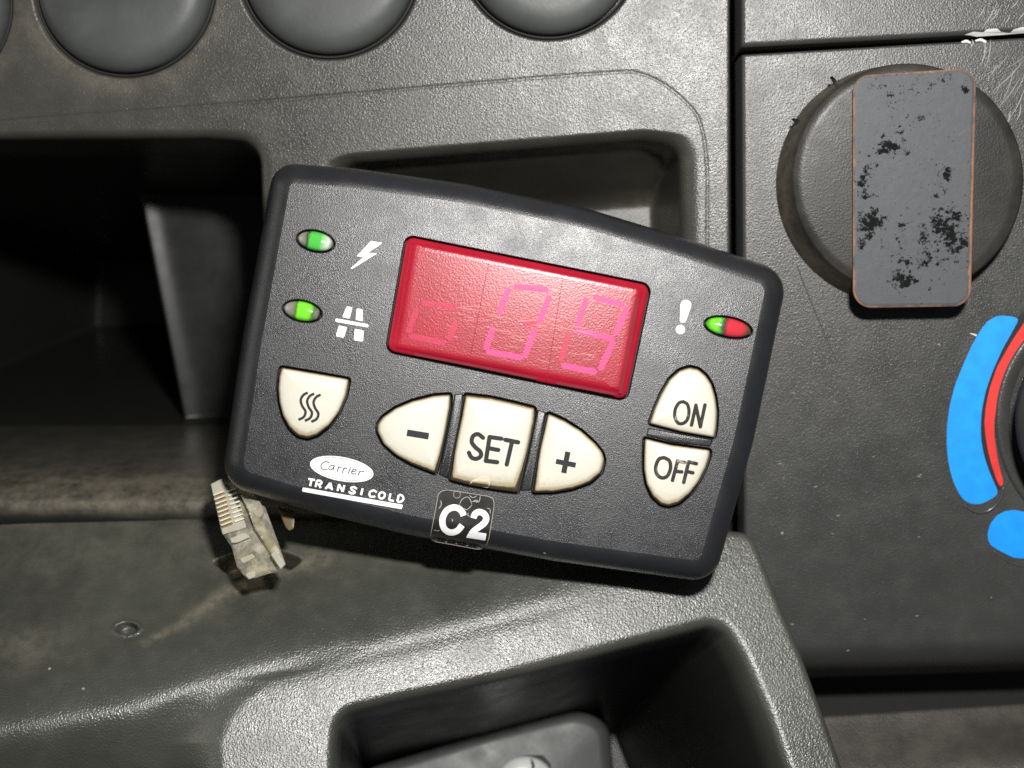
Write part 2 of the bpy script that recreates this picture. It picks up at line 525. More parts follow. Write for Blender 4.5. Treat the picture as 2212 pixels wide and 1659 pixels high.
def clear_plastic():
    """thin clear plastic: light passes, edges and facets glint"""
    m, nt, b = mat('clear_plastic')
    b.inputs['Base Color'].default_value = (0.98, 0.93, 0.76, 1)
    b.inputs['Roughness'].default_value = 0.12
    b.inputs['Transmission Weight'].default_value = 0.55
    b.inputs['IOR'].default_value = 1.55
    tc = node(nt, 'ShaderNodeTexCoord')
    bp = node(nt, 'ShaderNodeBump'); bp.inputs['Strength'].default_value = 0.8; bp.inputs['Distance'].default_value = 0.0012
    nt.links.new(noise(nt, 230, 2, 0.5, tc.outputs['Object']), bp.inputs['Height']); nt.links.new(bp.outputs[0], b.inputs['Normal'])
    tr = node(nt, 'ShaderNodeBsdfTransparent'); tr.inputs[0].default_value = (0.93, 0.89, 0.76, 1)
    lw = node(nt, 'ShaderNodeLayerWeight'); lw.inputs[0].default_value = 0.35
    fac = math_n(nt, 'ADD', math_n(nt, 'MULTIPLY', lw.outputs['Facing'], 0.5), math_n(nt, 'MULTIPLY', ramp(nt, noise(nt, 330, 3, 0.6, tc.outputs['Object']), 0.35, 0.7), 0.55), True)
    fac = math_n(nt, 'ADD', fac, 0.2, True)
    mx = node(nt, 'ShaderNodeMixShader')
    nt.links.new(fac, mx.inputs[0]); nt.links.new(tr.outputs[0], mx.inputs[1]); nt.links.new(b.outputs[0], mx.inputs[2])
    nt.links.new(mx.outputs[0], nt.nodes['Material Output'].inputs[0])
    return m
m_clear = clear_plastic()
m_comb = plain('frosted_clear_plastic', (0.80, 0.76, 0.62), 0.2, trans=0.5)
m_rib = plain('milky_rib', (0.78, 0.74, 0.62), 0.2, spec=0.8)

# ---------------------------------------------------------------- dashboard (setting)
STEP = 3.0
us = np.r_[np.arange(-620, -260, 10.0), np.arange(-260, 1577, STEP)]; us = np.r_[us, 1578.5, 1579.2]
vs = np.arange(-260, 1168, STEP)
U, V = np.meshgrid(us, vs)
hgt = np.zeros_like(U); dirt = np.zeros_like(U)
# recesses round the buttons
BTN = [(-172, 12), (268, -30), (709, -70), (1185, -112)]
for cx, cy in BTN:
    r = np.hypot(U - cx, V - cy)
    hgt -= 2.6 * smoothstep(201, 191, r)
    if cx < 600: dirt += 0.36 * np.exp(-((r - 210) / 24) ** 2) * smoothstep(-60, 130, V - cy)
# engraved border line
line = spline([(-260, 288), (0, 262), (400, 232), (720, 206), (1078, 175), (1329, 156), (1382, 159), (1436, 183), (1490, 229), (1514, 270), (1527, 358), (1528, 516), (1528, 900)], 12)
ld = seg_dist(U, V, line, False)
hgt -= 0.20 * smoothstep(3.6, 0.3, ld)
# left cubby
cub = round_poly([(-700, 288), (440, 281), (572, 290), (580, 470), (640, 1100), (-700, 1092)], [0, 0, 118, 200, 10, 0])
sd = sdf(U, V, cub)
# inner block boundary: a slanted rounded step on the back wall
ridge_u = np.interp(V, [300, 574, 1047, 1090], [30, 86, 183, 192])
step_in = smoothstep(-46, 46, U - ridge_u)
back_r = 60.0 + 0 * V
back_r = back_r + 0.012 * np.clip(U - ridge_u, 0, 600) - 1.1 * np.exp(-((U - ridge_u - 34) / 36) ** 2)
back = 172 + (back_r - 172) * step_in
t_top = V - (288 - 0.012 * (U + 100))
bot_v = 1096.0
t_bot = bot_v - V
sh = sd + 26                                 # broad soft lip
f_side = np.where(sh > 0, np.where(sh < 46, 4.6 * (1 - np.sqrt(np.clip(1 - (sh / 46) ** 2, 0, 1))), 4.6 + 0.7 * (sh - 46)), 0)
softp = lambda x, w: 0.5 * (x + np.sqrt(x * x + w * w))
f_top = 0.26 * np.maximum(softp(t_top - 2, 34) - softp(-30.0, 34), 0)
f_bot = np.where(t_bot > 0, 1.8 * np.maximum(softp(t_bot - 60, 22) - softp(-60.0, 22), 0), 0)
def smin(a, b, k):
    h = np.clip(0.5 + 0.5 * (b - a) / k, 0, 1)
    return np.maximum(b + (a - b) * h - k * h * (1 - h), 0)
dep = smin(smin(back, f_side, 10), f_bot, 6)
dep = smin(dep, np.maximum(f_top * 2.2, 0), 8) * smoothstep(0, 6, np.minimum(np.minimum(f_side, f_bot), f_top * 2.2)) ** 0.5
dep = np.where(sd > -26, dep, 0)
hgt -= dep
dirt += 0.6 * smoothstep(0, 8, dep) * smoothstep(90, 10, t_bot) * (sd > 0)
dirt += 0.75 * np.exp(-((V - 1082) / 34) ** 2) * (U < 700)
# rounded bottom lip and return under it
lip = V - bot_v
hgt += 1.2 * np.exp(-((V - 1098) / 26) ** 2) * (U < 900)
hgt -= np.where(V > 1104, ((V - 1104) / 30) ** 2 * 2.4, 0)
# right pocket
poc = round_poly([(700, 332), (1395, 276), (1492, 300), (1500, 700), (1480, 1000), (735, 1000)], [70, 160, 108, 60, 40, 40])
sp = sdf(U, V, poc)
g_side = np.where(sp > 0, np.where(sp < 30, 3.0 * (1 - np.sqrt(np.clip(1 - (sp / 30) ** 2, 0, 1))), 3.0 + 0.62 * (sp - 30)), 0)
tt = V - np.interp(U, [700, 1395, 1492], [332, 276, 276])
g_top = 0.25 * np.maximum(softp(tt - 4, 44) - softp(-34.0, 44), 0)
sp = sp + 20
g_side = np.where(sp > 0, np.where(sp < 46, 4.6 * (1 - np.sqrt(np.clip(1 - (sp / 46) ** 2, 0, 1))), 4.6 + 0.7 * (sp - 46)), 0)
gt_ = np.where(sp > 0, np.maximum(g_top, 0), 0)
dp = np.minimum(np.minimum(g_side, gt_), smin(smin(g_side, 33.0, 9), gt_, 6) + 0 * U)
hgt -= dp
dirt += 0.35 * smoothstep(4, 25, dp) * smoothstep(1250, 1480, U)
# right edge
ed = 1579 - U
hgt -= np.where(ed < 9, 1.2 * (1 - np.sqrt(np.clip(1 - ((9 - ed) / 9.4) ** 2, 0, 1))), 0)
hgt -= np.where(ed < 0.8, 9.0, 0)
P = D.pt(U.ravel(), V.ravel(), hgt.ravel())
lin_shade = smoothstep(1.5, 6, dep) + np.where(V > 1000, smoothstep(25, 85, dep), smoothstep(8, 26, dep)) * (sd > -26)  # second term paints shade into the pocket colour, darker with depth
lin_shade = np.maximum(lin_shade, 0.55 * smoothstep(2, 8, dp))
o = build('dashboard', P, grid_faces(*U.shape), m_dash, attrs={'dirt': np.clip(dirt.ravel(), 0, 1), 'lining_shade': lin_shade.ravel()})
struct(o, 'grained grey dashboard moulding with two dark recessed pockets')

# dark strip behind the gaps
def sheet(name, frame, u0, u1, v0, v1, h, m, label, nx=8, ny=8):
    a, b = np.meshgrid(np.linspace(u0, u1, nx), np.linspace(v0, v1, ny))
    o = build(name, frame.pt(a.ravel(), b.ravel(), np.full(a.size, float(h))), grid_faces(ny, nx), m)
    return struct(o, label)
sheet('dashboard_backing', D, 1555, 2700, -300, 1750, -26.0, m_black, 'black backing behind the gaps between the panels')

# ---------------------------------------------------------------- right-hand panels
def edge_grid(a0, a1, step, edge0, edge1, fine=1.5, width=24):
    lo = np.arange(a0, a0 + width, fine) if edge0 else np.array([])
    hi = np.arange(a1 - width, a1 + 0.01, fine) if edge1 else np.array([])
    mid = np.arange(a0 + (width if edge0 else 0), a1 - (width if edge1 else 0), step)
    return np.r_[lo, mid, hi]

def rolled(dist, r, drop):
    x = np.clip(1 - dist / r, 0, 1)
    return r * 0.1 * (1 - np.sqrt(np.clip(1 - x * x * 0.985, 0, 1))) + np.where(dist < 0.6, drop, 0)

# upper trim
uu = edge_grid(1600, 2600, 8, True, False); vv = edge_grid(-260, 0, 8, False, True)
a, b = np.meshgrid(uu, vv)
bb = b + np.interp(a, [1600, 2212, 2600], [105, 72, 51])
hh = 1.0 - rolled(a - 1600, 11, 12) - rolled(-b, 14, 12)
M = Mesh(); M.add(D.pt(a.ravel(), bb.ravel(), hh.ravel()), grid_faces(*a.shape))
def on_trim(u, v, h=0.0): return D.pt(u, v, np.full(np.shape(u), 1.04 + h))
def on_trim_e(u, v, h=0.0):
    bv = np.interp(u, [1600, 2212, 2600], [105, 72, 51]) - v
    return D.pt(u, v, 1.05 + h - rolled(np.maximum(bv, 0.8), 14, 0))
chips = [[(2082, 76), (2100, 70), (2122, 71), (2128, 65), (2150, 63), (2160, 70), (2180, 72), (2186, 65), (2205, 60), (2225, 61), (2225, 71), (2195, 73), (2160, 76), (2110, 79)]]
for c in chips:
    poly(M, c, on_trim_e, 0.02, 1)
for (x0, y0, x1, y1) in [(2120, 60, 2150, 10), (2135, 50, 2158, 18), (2168, 52, 2178, 33), (2180, 20, 2196, 2), (2196, 45, 2214, 18), (2204, 34, 2226, 4), (2110, 40, 2124, 16), (2142, 34, 2150, 22)]:
    ribbon(M, [(x0, y0), ((x0 + x1) / 2 + 2, (y0 + y1) / 2), (x1, y1)], 2.2, on_trim, 0.02, True, 2, taper=[0.4, 1, 0.3])
o = M.build('trim_panel', [m_panel, m_chip, m_scratch], attr='dirt')
struct(o, 'grained grey trim strip with chipped white lower edge above the panel gap')

# main panel
uu = edge_grid(1601, 2600, 8, True, False); vv = np.r_[np.arange(0, 24, 1.5), np.arange(24, 1240, 8), np.arange(1240, 1450, 5)]
a, b = np.meshgrid(uu, vv)
top = np.interp(a, [1600, 2212, 2600], [117, 80, 57])
bb = b + top
edge_u = 1601 + 5 * bb / 1140
hh = -rolled(a - 1601, 11, 12) - rolled(b, 8, 12)
roll = np.maximum(bb - (1390 - 0.03 * (a - 1800)), 0)
hh -= (roll / 60) ** 2 * 3.6
dd = 0.0 * a
M = Mesh(); M.add(D.pt((a + 5 * bb / 1140 * (a < 1700)).ravel(), bb.ravel(), hh.ravel()), grid_faces(*a.shape), 0, dd.ravel())
def on_panel(u, v, h=0.0): return D.pt(u, v, np.full(np.shape(u), 0.05 + h))
scr = [(2128, 88, 2120, 140, 2.5), (2140, 86, 2128, 146, 2), (2100, 86, 2098, 100, 3), (2212, 130, 2140, 200, 1.6), (2205, 165, 2150, 240, 1.5),
       (2214, 190, 2176, 262, 1.8), (2190, 150, 2160, 230, 1.4), (2182, 240, 2170, 275, 3.2), (2205, 225, 2195, 262, 2.6), (2160, 175, 2146, 205, 1.4),
       (2222, 240, 2206, 280, 2.0), (2150, 140, 2136, 166, 1.6), (2178, 120, 2120, 170, 1.2), (2225, 110, 2170, 150, 1.2), (2216, 150, 2186, 210, 1.3)]
for x0, y0, x1, y1, w in scr:
    ribbon(M, [(x0, y0), ((x0 + x1) / 2 + 3, (y0 + y1) / 2 + 2), (x1, y1)], w, on_panel, 0.01 + random.random() * 0.03, True, 1, taper=[0.3, 1, 0.8, 0.2])
ribbon(M, [(2078, 91), (2088, 89), (2095, 92)], 6, on_panel, 0.06, True, 2, taper=[.6, 1, .7])
ribbon(M, [(2108, 88), (2118, 86), (2128, 90)], 6, on_panel, 0.06, True, 2, taper=[.6, 1, .9])
for k in range(26):                                                   # small nicks lower on the panel
    x, y = random.uniform(1680, 2200), random.uniform(700, 1420); t = random.uniform(-0.4, 0.4); l = random.uniform(2, 7)
    if x > 2030 and y < 1220: continue
    ribbon(M, [(x, y), (x + l * math.cos(t), y + l * math.sin(t))], random.uniform(1, 1.8), on_panel, 0.02, True, 1)
ribbon(M, [(2096, 720), (2108, 724)], 4.0, on_panel, 0.03, True, 2, taper=[.4, 1])
ribbon(M, [(1722, 575), (1740, 622), (1768, 690), (1796, 755), (1809, 784)], 2.6, on_panel, 0.07, True, 3, taper=[1, 1, .9, .6, .3])
o = M.build('control_panel', [m_panel, m_scratch, m_chip, m_hair], attr='dirt')
struct(o, 'grey control panel right of the vertical gap, scratched at its upper corner')

# lower shelf at the right
SH = Frame((95, -72, -15), (0.0, 0.75, 1))
uu = np.arange(1640, 2700, 10.0); vv = np.arange(0, 400, 6.0)
a, b = np.meshgrid(uu, vv)
bb = b + np.interp(a, [1640, 1782, 2212, 2700], [1551, 1541, 1514, 1484])
hh = 1.6 * smoothstep(20, 150, b) - 5 * smoothstep(6, 0, b)
hh += 3.5 * smoothstep(1980, 2240, a) * smoothstep(40, 160, b)
o = build('lower_shelf', SH.pt(a.ravel(), bb.ravel(), hh.ravel()), grid_faces(*a.shape), m_shelf, attrs={'dirt': 0.12 + 0 * a.ravel()})
struct(o, 'brownish grey moulded shelf under the control panel')

# ---------------------------------------------------------------- console with bin (setting)
us = np.arange(-260, 1960, 3.2); vs = np.arange(1060, 1960, 3.2)
U, V = np.meshgrid(us, vs)
vr = np.interp(U, [-260, 0, 286, 358, 537, 752, 1006, 1185, 1328, 1480, 1620], [1645, 1573, 1527, 1498, 1447, 1394, 1333, 1287, 1250, 1205, 1165])
k = np.ones(25) / 25
vr1 = np.convolve(np.pad(vr[0], 12, 'edge'), k, 'valid'); vr = np.repeat(vr1[None], len(vs), 0)
s = vr - V
soft = lambda x, w: 0.5 * (x + np.sqrt(x * x + w * w))
slope = np.interp(U, [0, 600, 1000, 1350, 1550], [0.50, 0.52, 0.50, 0.34, 0.18])
hgt = -0.1 * slope * (soft(s, 46) - 10)
bnd = np.interp(V, [1400, 1447, 1470, 1505, 1555, 1602, 1659, 1760], [760, 640, 545, 500, 456, 434, 436, 470])
low = smoothstep(50, -110, U - bnd) 
hgt -= low * 0.1 * 0.62 * (soft(-s - 6, 26) - 4)
# shallow groove between ridge and rim
hgt -= 0.18 * np.exp(-((s + 30) / 18) ** 2) * smoothstep(430, 520, U) * smoothstep(1300, 1150, U)
# bin
bn = round_poly([(712, 2300), (709, 1640), (716, 1532), (863, 1496), (1078, 1452), (1292, 1396), (1440, 1358), (1566, 1326), (1616, 1412), (1670, 1537), (1710, 1655), (1930, 2300)],
                [0, 200, 66, 300, 300, 300, 300, 74, 120, 300, 300, 0])
sb = sdf(U, V, bn)
fill = 26.0
x = np.clip(sb + 9, 0, fill)
hgt -= np.where(sb > -9, 2.6 * (1 - np.sqrt(np.clip(1 - (x / fill) ** 2, 0, 1))), 0)
hgt -= np.where(sb > fill - 9, np.minimum(0.9 * (sb - fill + 9), 92), 0)
# outer edge at the right
outl = round_poly([(-900, 700), (1490, 700), (1556, 1140), (1626, 1146), (1690, 1312), (1735, 1416), (1778, 1534), (1821, 1656), (2000, 2200), (-900, 2200)],
                  [0, 0, 30, 42, 400, 400, 400, 400, 0, 0])
so = sdf(U, V, outl)
rr = 16.0
xx = np.clip(rr - so, 0, rr)
hgt -= np.where(so < rr, 1.6 * (1 - np.sqrt(np.clip(1 - (xx / rr) ** 2, 0, 1))), 0)
hgt -= np.where(so < 0, np.minimum(-so * 1.4, 34), 0)
# dimple and rusty hole in the tray
dm = np.hypot((U - 258) / 27, (V - 1338) / 15)
hgt += -2.8 * smoothstep(1.0, 0.6, dm) + 0.35 * np.exp(-((dm - 1.15) / 0.2) ** 2)
hl = np.hypot((U - 545) / 98, (V - 1182) / 29) + 0.05 * np.sin(U / 17.0) + 0.04 * np.sin(V / 5.0 + U / 31.0)
hgt -= 12.0 * smoothstep(1.04, 0.85, hl)
dirt = 0.35 * smoothstep(1.15, 0.7, hl)
streak = seg_dist(U, V, [(690, 1178), (600, 1205), (470, 1260), (385, 1330), (300, 1375)], False)
dirt += 0.7 * np.exp(-(streak / (9 + 16 * smoothstep(300, 560, U))) ** 2)
dirt += 0.28 * np.exp(-((U - 20) / 140) ** 2 - ((V - 1385) / 50) ** 2) + 0.16 * smoothstep(1240, 1140, V) + 0.08 * smoothstep(60, 200, s)
P = R.pt(U.ravel(), V.ravel(), hgt.ravel())
faces = grid_faces(*U.shape)
keep = (so.ravel() > -34)
fk = faces[keep[faces].all(1)]
idx = -np.ones(len(P), int); used = np.unique(fk); idx[used] = np.arange(len(used))
o = build('console', P[used], idx[fk], m_console, attrs={'dirt': np.clip(dirt.ravel(), 0, 1)[used], 'lining_shade': (smoothstep(8, 18, sb) + smoothstep(16, 30, sb)).ravel()[used]})  # beyond the smoothed lip, the attribute paints the bin's shade into its colour
struct(o, 'grained grey console shelf with a deep bin at the bottom')

# ---------------------------------------------------------------- round buttons of the dashboard
blab = ['round grey push button cut off by the left frame edge', 'large round grey push button over the left pocket, second from the left',
        'round grey push button in the middle of the top row, over the controller', 'round grey push button nearest the vertical panel gap, cut off by the top edge']
for (cx, cy), lb in zip(BTN, blab):
    base = D.pt(np.array([cx]), np.array([cy]), np.array([-2.6]))[0]
    e = empty('round_button', base, lb, 'button', 'round buttons along the top of the dashboard')
    M = Mesh()
    pl = Pill(ellipse(cx, cy, 187, 187, n=120), [(1, -1.0), (0.99, 0.1), (0.965, 1.0), (0.93, 1.75), (0.87, 2.5), (0.80, 2.95), (0.70, 3.2), (0.5, 3.3), (0.25, 3.34), (0, 3.35)], lambda u, v, h: D.pt(u, v, np.full(np.shape(u), h)), (cx, cy))
    pl.mesh(M, 0, -2.8)
    M.build('cap', m_smooth, e)
    M = Mesh()
    ring = []
    for rr_, hh_ in ((196, -2.4), (195, -0.9), (192.5, -0.55), (190, -0.9), (189, -2.4)):
        q = ellipse(cx, cy, rr_, rr_, n=120); ring.append(D.pt(q[:, 0], q[:, 1], np.full(120, hh_)))
    M.loops(ring)
    M.build('rim', m_black, e)

# ---------------------------------------------------------------- disc with worn plate
base = D.pt(np.array([1933.]), np.array([398.]), np.array([0.]))[0]
mount = empty('disc_mount', base, 'round black disc with a worn speckled metal plate stuck across it', 'plate holder')
M = Mesh()
L = []; A = []
for t, h in ((0, 0.0), (0.55, 3.6), (0.97, 5.9), (0.985, 6.4), (1.0, 6.7)):
    cx = 1933 + 28 * t; cy = 399 - 12 * t; r = 257 - 7 * t
    if h > 6: r -= (h - 6.0) * 6
    q = ellipse(cx, cy, r, r, n=160)
    L.append(D.at(q[:, 0], q[:, 1], h)); A.append(0.65 if h < 5 else 0.2)
q = ellipse(1961, 387, 225, 225, n=160); L.append(D.at(q[:, 0], q[:, 1], 6.82)); A.append(0.04)
q = ellipse(1961, 387, 120, 120, n=160); L.append(D.at(q[:, 0], q[:, 1], 6.86)); A.append(0.04)
M.loops(L, 0, cap_end=True, attrs=A)
for (x, y, dx, dy) in ((1802, 178, -10, -14), (1722, 263, -13, -8)):     # bits of torn glue at the rim
    p = [D.at(np.array([x + a_]), np.array([y + b_]), h_)[0] for a_, b_, h_ in ((0, 0, 2), (6, -4, 2), (dx + 5, dy, 5), (dx, dy + 3, 5), (0, 6, 2.5))]
    M.add(p, [[0, 1, 2, 3, 4], [4, 3, 2, 1, 0]], 1)
M.build('disc', [m_disc, m_black], mount, attr='dirt')
pl_o = orient(round_poly([(1842, 164), (2109, 146), (2097, 662), (1842, 666)], [36, 36, 40, 40], 3))
pl_o = resample(pl_o, 4)
M = Mesh(); nlo = len(pl_o)
loops = []
for ins, h in ((0, 6.95), (0, 7.7), (2, 8.0), (5, 8.1), (9, 8.15)):
    q = offset(pl_o, ins); loops.append(D.at(q[:, 0], q[:, 1], h))
nu, nv = 60, 110
M.loops(loops, 0, attrs=[1, 1, 1, .7, .3])
inner = offset(pl_o, 9)
tri = tessellate_polygon([[Vector((x, y, 0)) for x, y in inner]])
# a finer top: grid points inside, so that wear can follow its own map
gu, gv = np.meshgrid(np.arange(1846, 2110, 6.0), np.arange(150, 664, 6.0))
ins_ = sdf(gu.ravel(), gv.ravel(), inner) > 3
pts2 = np.vstack([inner, np.stack([gu.ravel(), gv.ravel()], -1)[ins_]])
vv2, ee, ff, *_ = delaunay_2d_cdt([Vector(p) for p in pts2.tolist()], [], [list(range(len(inner)))], 1, 0.01)
pv = np.array([[p.x, p.y] for p in vv2])
ff = [list(f) if np.cross(pv[f[1]] - pv[f[0]], pv[f[2]] - pv[f[0]]) < 0 else list(f)[::-1] for f in ff]
M.add(D.at(pv[:, 0], pv[:, 1], 8.15), ff, 0)
allv = np.vstack(M.v)
px = np.concatenate([np.tile(pl_o[:, 0], 5), pv[:, 0]]); py = np.concatenate([np.tile(pl_o[:, 1], 5), pv[:, 1]])
edge = np.concatenate([np.repeat([1, 1, 1, .78, .5], nlo), np.clip(0.55 - np.maximum(sdf(pv[:, 0], pv[:, 1], pl_o) - 8, 0) / 40, 0, 1)])
edge += 0.15 * smoothstep(2060, 2100, px) * smoothstep(250, 420, py)
blobs = [(1920, 320, 34, 22, 1.0), (1965, 330, 20, 9, .6), (1866, 400, 22, 60, .75), (1880, 365, 22, 26, .8), (1880, 480, 34, 38, 1.0), (1865, 520, 18, 26, .8), (1945, 500, 30, 50, .55),
         (2045, 375, 16, 16, 1.0), (2036, 420, 14, 22, .7), (2040, 480, 40, 34, 1.0), (2060, 520, 34, 34, 1.0), (2000, 515, 30, 24, .7), (1945, 555, 36, 24, .6), (1985, 570, 22, 18, .8),
         (1950, 606, 30, 22, 1.1), (2000, 175, 70, 22, .45), (1930, 205, 30, 14, .5), (1895, 190, 26, 16, .5), (1985, 262, 26, 12, .7), (1945, 285, 14, 16, .7), (1900, 300, 14, 10, .7), (2050, 165, 26, 16, .5), (2085, 195, 14, 8, .7), (2010, 560, 60, 40, .5)]
dm_ = np.zeros(len(px))
for x, y, rx, ry, w in blobs:
    dm_ = np.maximum(dm_, w * np.exp(-(((px - x) / rx) ** 2 + ((py - y) / ry) ** 2) * 0.8))
o = build('metal_plate', allv, M.f, m_plate, mount, True, {'dirt': dm_, 'edge': edge}, label='thin grey metal plate with black specks and coppery edges')

# ---------------------------------------------------------------- heater dial at the right edge
zf = lambda pts: [(x * 0.358 + 1420, y * 0.358 + 540) for x, y in pts]
base = D.pt(np.array([2425.]), np.array([905.]), np.array([0.]))[0]
dial = empty('heater_dial', base, 'heater dial with blue and red scale bands at the right frame edge', 'dial')
M = Mesh()
pl = Pill(ellipse(2425, 908, 233, 233, n=160), [(1, 0), (0.985, 10), (0.96, 11), (0.5, 11.4), (0, 11.4)], D.at, (2425, 908))
pl.mesh(M, 0, 0.0); M.build('knob', m_black, dial)
M = Mesh()
ring = []
for dr, h in ((0, -0.2), (2, 0.5), (10, 0.6), (26, 0.45), (34, -0.2)):
    q = ellipse(2425, 908, 276 - dr, 276 - dr, n=160); ring.append(D.at(q[:, 0], q[:, 1], h))
M.loops(ring); M.build('collar', m_panel, dial)
blue = zf([(2050, 395), (2120, 398), (2185, 412), (2080, 600), (2020, 735), (1980, 850), (1957, 960), (1950, 1060), (1953, 1150), (1970, 1240), (1992, 1310), (2020, 1380), (2055, 1455), (2055, 1475), (2010, 1505), (1960, 1530), (1910, 1535), (1860, 1520), (1825, 1480), (1795, 1420), (1770, 1350), (1752, 1260), (1745, 1160), (1748, 1050), (1765, 930), (1800, 800), (1850, 680), (1900, 570), (1945, 490), (1990, 430)])
M = Mesh(); poly(M, soften(blue, 7), on_panel, 0.06); M.build('scale_band', m_blue, dial, label='broad blue scale band')
blk = zf([(2195, 400), (2100, 590), (2040, 730), (2000, 850), (1978, 960), (1970, 1060), (1974, 1150), (1990, 1240), (2012, 1310), (2040, 1380), (2072, 1452), (2100, 1440), (2100, 1400), (2060, 1250), (2040, 1100), (2050, 950), (2090, 800), (2160, 650), (2290, 500), (2290, 330)])
M = Mesh(); poly(M, soften([(x - 7, y) for x, y in blk], 5), on_panel, 0.02); M.build('outline_band', m_black, dial, label='thin dark outline between the blue and red bands')
red = zf([(2290, 345), (2212, 437), (2130, 562), (2050, 702), (2005, 830), (1980, 950), (1972, 1040), (1980, 1130), (1996, 1220), (2015, 1295), (2045, 1385), (2066, 1428), (2082, 1425), (2086, 1395), (2068, 1330), (2050, 1250), (2032, 1130), (2032, 1040), (2044, 940), (2080, 800), (2150, 655), (2212, 560), (2290, 460)])
M = Mesh(); poly(M, soften(red, 4.0), on_panel, 0.10); M.build('scale_band', m_redpr, dial, label='narrow red scale band tapering downwards')
b2 = [(2190, 1101), (2170, 1104), (2152, 1114), (2139, 1131), (2133, 1152), (2134, 1166), (2140, 1178), (2160, 1190), (2178, 1199), (2190, 1205), (2215, 1206), (2250, 1190), (2260, 1140), (2235, 1110)]
M = Mesh(); poly(M, soften(b2, 3), on_panel, 0.06); M.build('scale_band', m_blue, dial, label='blunt blue end of the lower scale band')
M = Mesh()
def tube(M, pts, r, m=0, n=8):
    c = np.asarray(pts, float); t = np.gradient(c, axis=0); t /= np.linalg.norm(t, axis=1)[:, None]
    up = D.n; s_ = np.cross(t, up); s_ /= np.linalg.norm(s_, axis=1)[:, None]; w = np.cross(s_, t)
    L_ = []
    for i in range(len(c)):
        a_ = np.linspace(0, 2 * math.pi, n, endpoint=False)
        L_.append(c[i] + r * (np.cos(a_)[:, None] * s_[i] + np.sin(a_)[:, None] * w[i]))
    M.loops(L_, m, True, True)
cv = spline([(2083, 1092), (2108, 1106), (2132, 1104), (2152, 1090), (2164, 1070), (2168, 1052)], 3)
tube(M, D.pt(cv[:, 0], cv[:, 1], np.full(len(cv), 0.05)), 0.32)
cv = spline([(2146, 1190), (2170, 1208), (2196, 1220), (2235, 1226)], 3)
tube(M, D.pt(cv[:, 0], cv[:, 1], np.full(len(cv), 0.0)), 0.22)
M.build('raised_edge', plain('glossy_edge', (0.06, 0.06, 0.06), 0.22), dial)

# ---------------------------------------------------------------- controller
base = F.at(np.array([1090.]), np.array([830.]), -14.5)[0]
ctl = empty('temperature_controller', base, 'dark grey handheld controller with a red display and cream buttons', 'controller')
sharp = [(593, 351), (760, 363), (1000, 396), (1270, 451), (1480, 514), (1703, 590), (1627, 955), (1542, 1259), (1200, 1212), (890, 1157), (690, 1109), (477, 1046), (524, 730)]
rad = [52, 500, 600, 600, 500, 62, 600, 62, 600, 600, 500, 66, 600]
case0 = orient(resample(round_poly(sharp, rad, 3), 5.0))
PROF = [(0, -5.0), (1.0, -4.1), (3, -3.2), (7, -2.25), (13, -1.45), (20, -0.82), (28, -0.36), (35, -0.10), (42, 0.0)]
def case_h(u, v):
    d_ = seg_dist(np.asarray(u, float), np.asarray(v, float), case0)
    return np.interp(d_, [p[0] for p in PROF], [p[1] for p in PROF])
def on_case(u, v, h=0.0):
    return F.at(u, v, case_h(u, v) + h)
LENS = orient(resample(round_poly([(879, 511), (1404, 617), (1352, 863), (836, 757)], [16, 18, 18, 18], 2), 3))
z4 = lambda p: [(x * .217 + 468, y * .217 + 756) for x, y in p]
z5 = lambda p: [(x * .2441 + 792, y * .2441 + 828) for x, y in p]
z6 = lambda p: [(x * .2386 + 1332, y * .2386 + 756) for x, y in p]
btn = {
 'heat': z4([(640, 170), (980, 228), (1322, 290), (1290, 450), (1220, 620), (1120, 760), (1000, 855), (900, 888), (800, 860), (720, 780), (660, 660), (625, 520), (612, 380), (620, 260)]),
 'minus': z5([(745, 97), (600, 105), (400, 155), (250, 220), (140, 300), (97, 365), (95, 430), (150, 540), (260, 640), (400, 720), (610, 803), (650, 650), (700, 400), (740, 200)]),
 'set': z5([(872, 98), (1100, 125), (1300, 170), (1492, 218), (1480, 330), (1410, 650), (1338, 968), (1150, 945), (900, 900), (735, 858), (780, 600), (840, 300)]),
 'plus': z5([(1605, 262), (1750, 325), (1900, 420), (2020, 530), (2085, 610), (2105, 680), (2080, 790), (1980, 880), (1820, 940), (1650, 968), (1470, 972), (1540, 560)]),
 'on': z6([(297, 668), (340, 540), (400, 400), (480, 260), (570, 180), (660, 153), (740, 170), (810, 230), (860, 310), (895, 430), (910, 560), (902, 700), (884, 795), (600, 745)]),
 'off': z6([(253, 798), (500, 858), (848, 905), (846, 945), (810, 1060), (740, 1200), (660, 1310), (560, 1395), (470, 1420), (400, 1405), (320, 1330), (270, 1220), (248, 1080), (247, 930)]),
}
btn = {k_: orient(soften(v_, 3.2, 2.5)) for k_, v_ in btn.items()}
led = {'a': orient(ellipse(682, 521, 39, 20.5, 12, 240)), 'b': orient(ellipse(653, 672, 40, 20.5, 12, 240)), 'c': orient(ellipse(1573, 707, 50, 20, 11, 240))}
M = Mesh()
loops = []
for ins, h in ((34, -14.5), (30, -14.2), (16, -12.6), (9, -10.6), (14, -10.2), (14, -9.6), (3, -9.2), (0, -8.6)):
    q = offset(case0, ins); loops.append(F.at(q[:, 0], q[:, 1], h))
for ins, h in PROF:
    q = offset(case0, ins); loops.append(F.at(q[:, 0], q[:, 1], h))
M.loops(loops, 0, cap_start=True)
face = offset(case0, 42)
holes = [offset(LENS, -3.0)] + [offset(b_, -2.9) for b_ in btn.values()] + [offset(l_, -2.6) for l_ in led.values()]
rims = [offset(h_, -2.4) for h_ in holes]
loops2 = [face] + [r_[::-1] for r_ in rims]
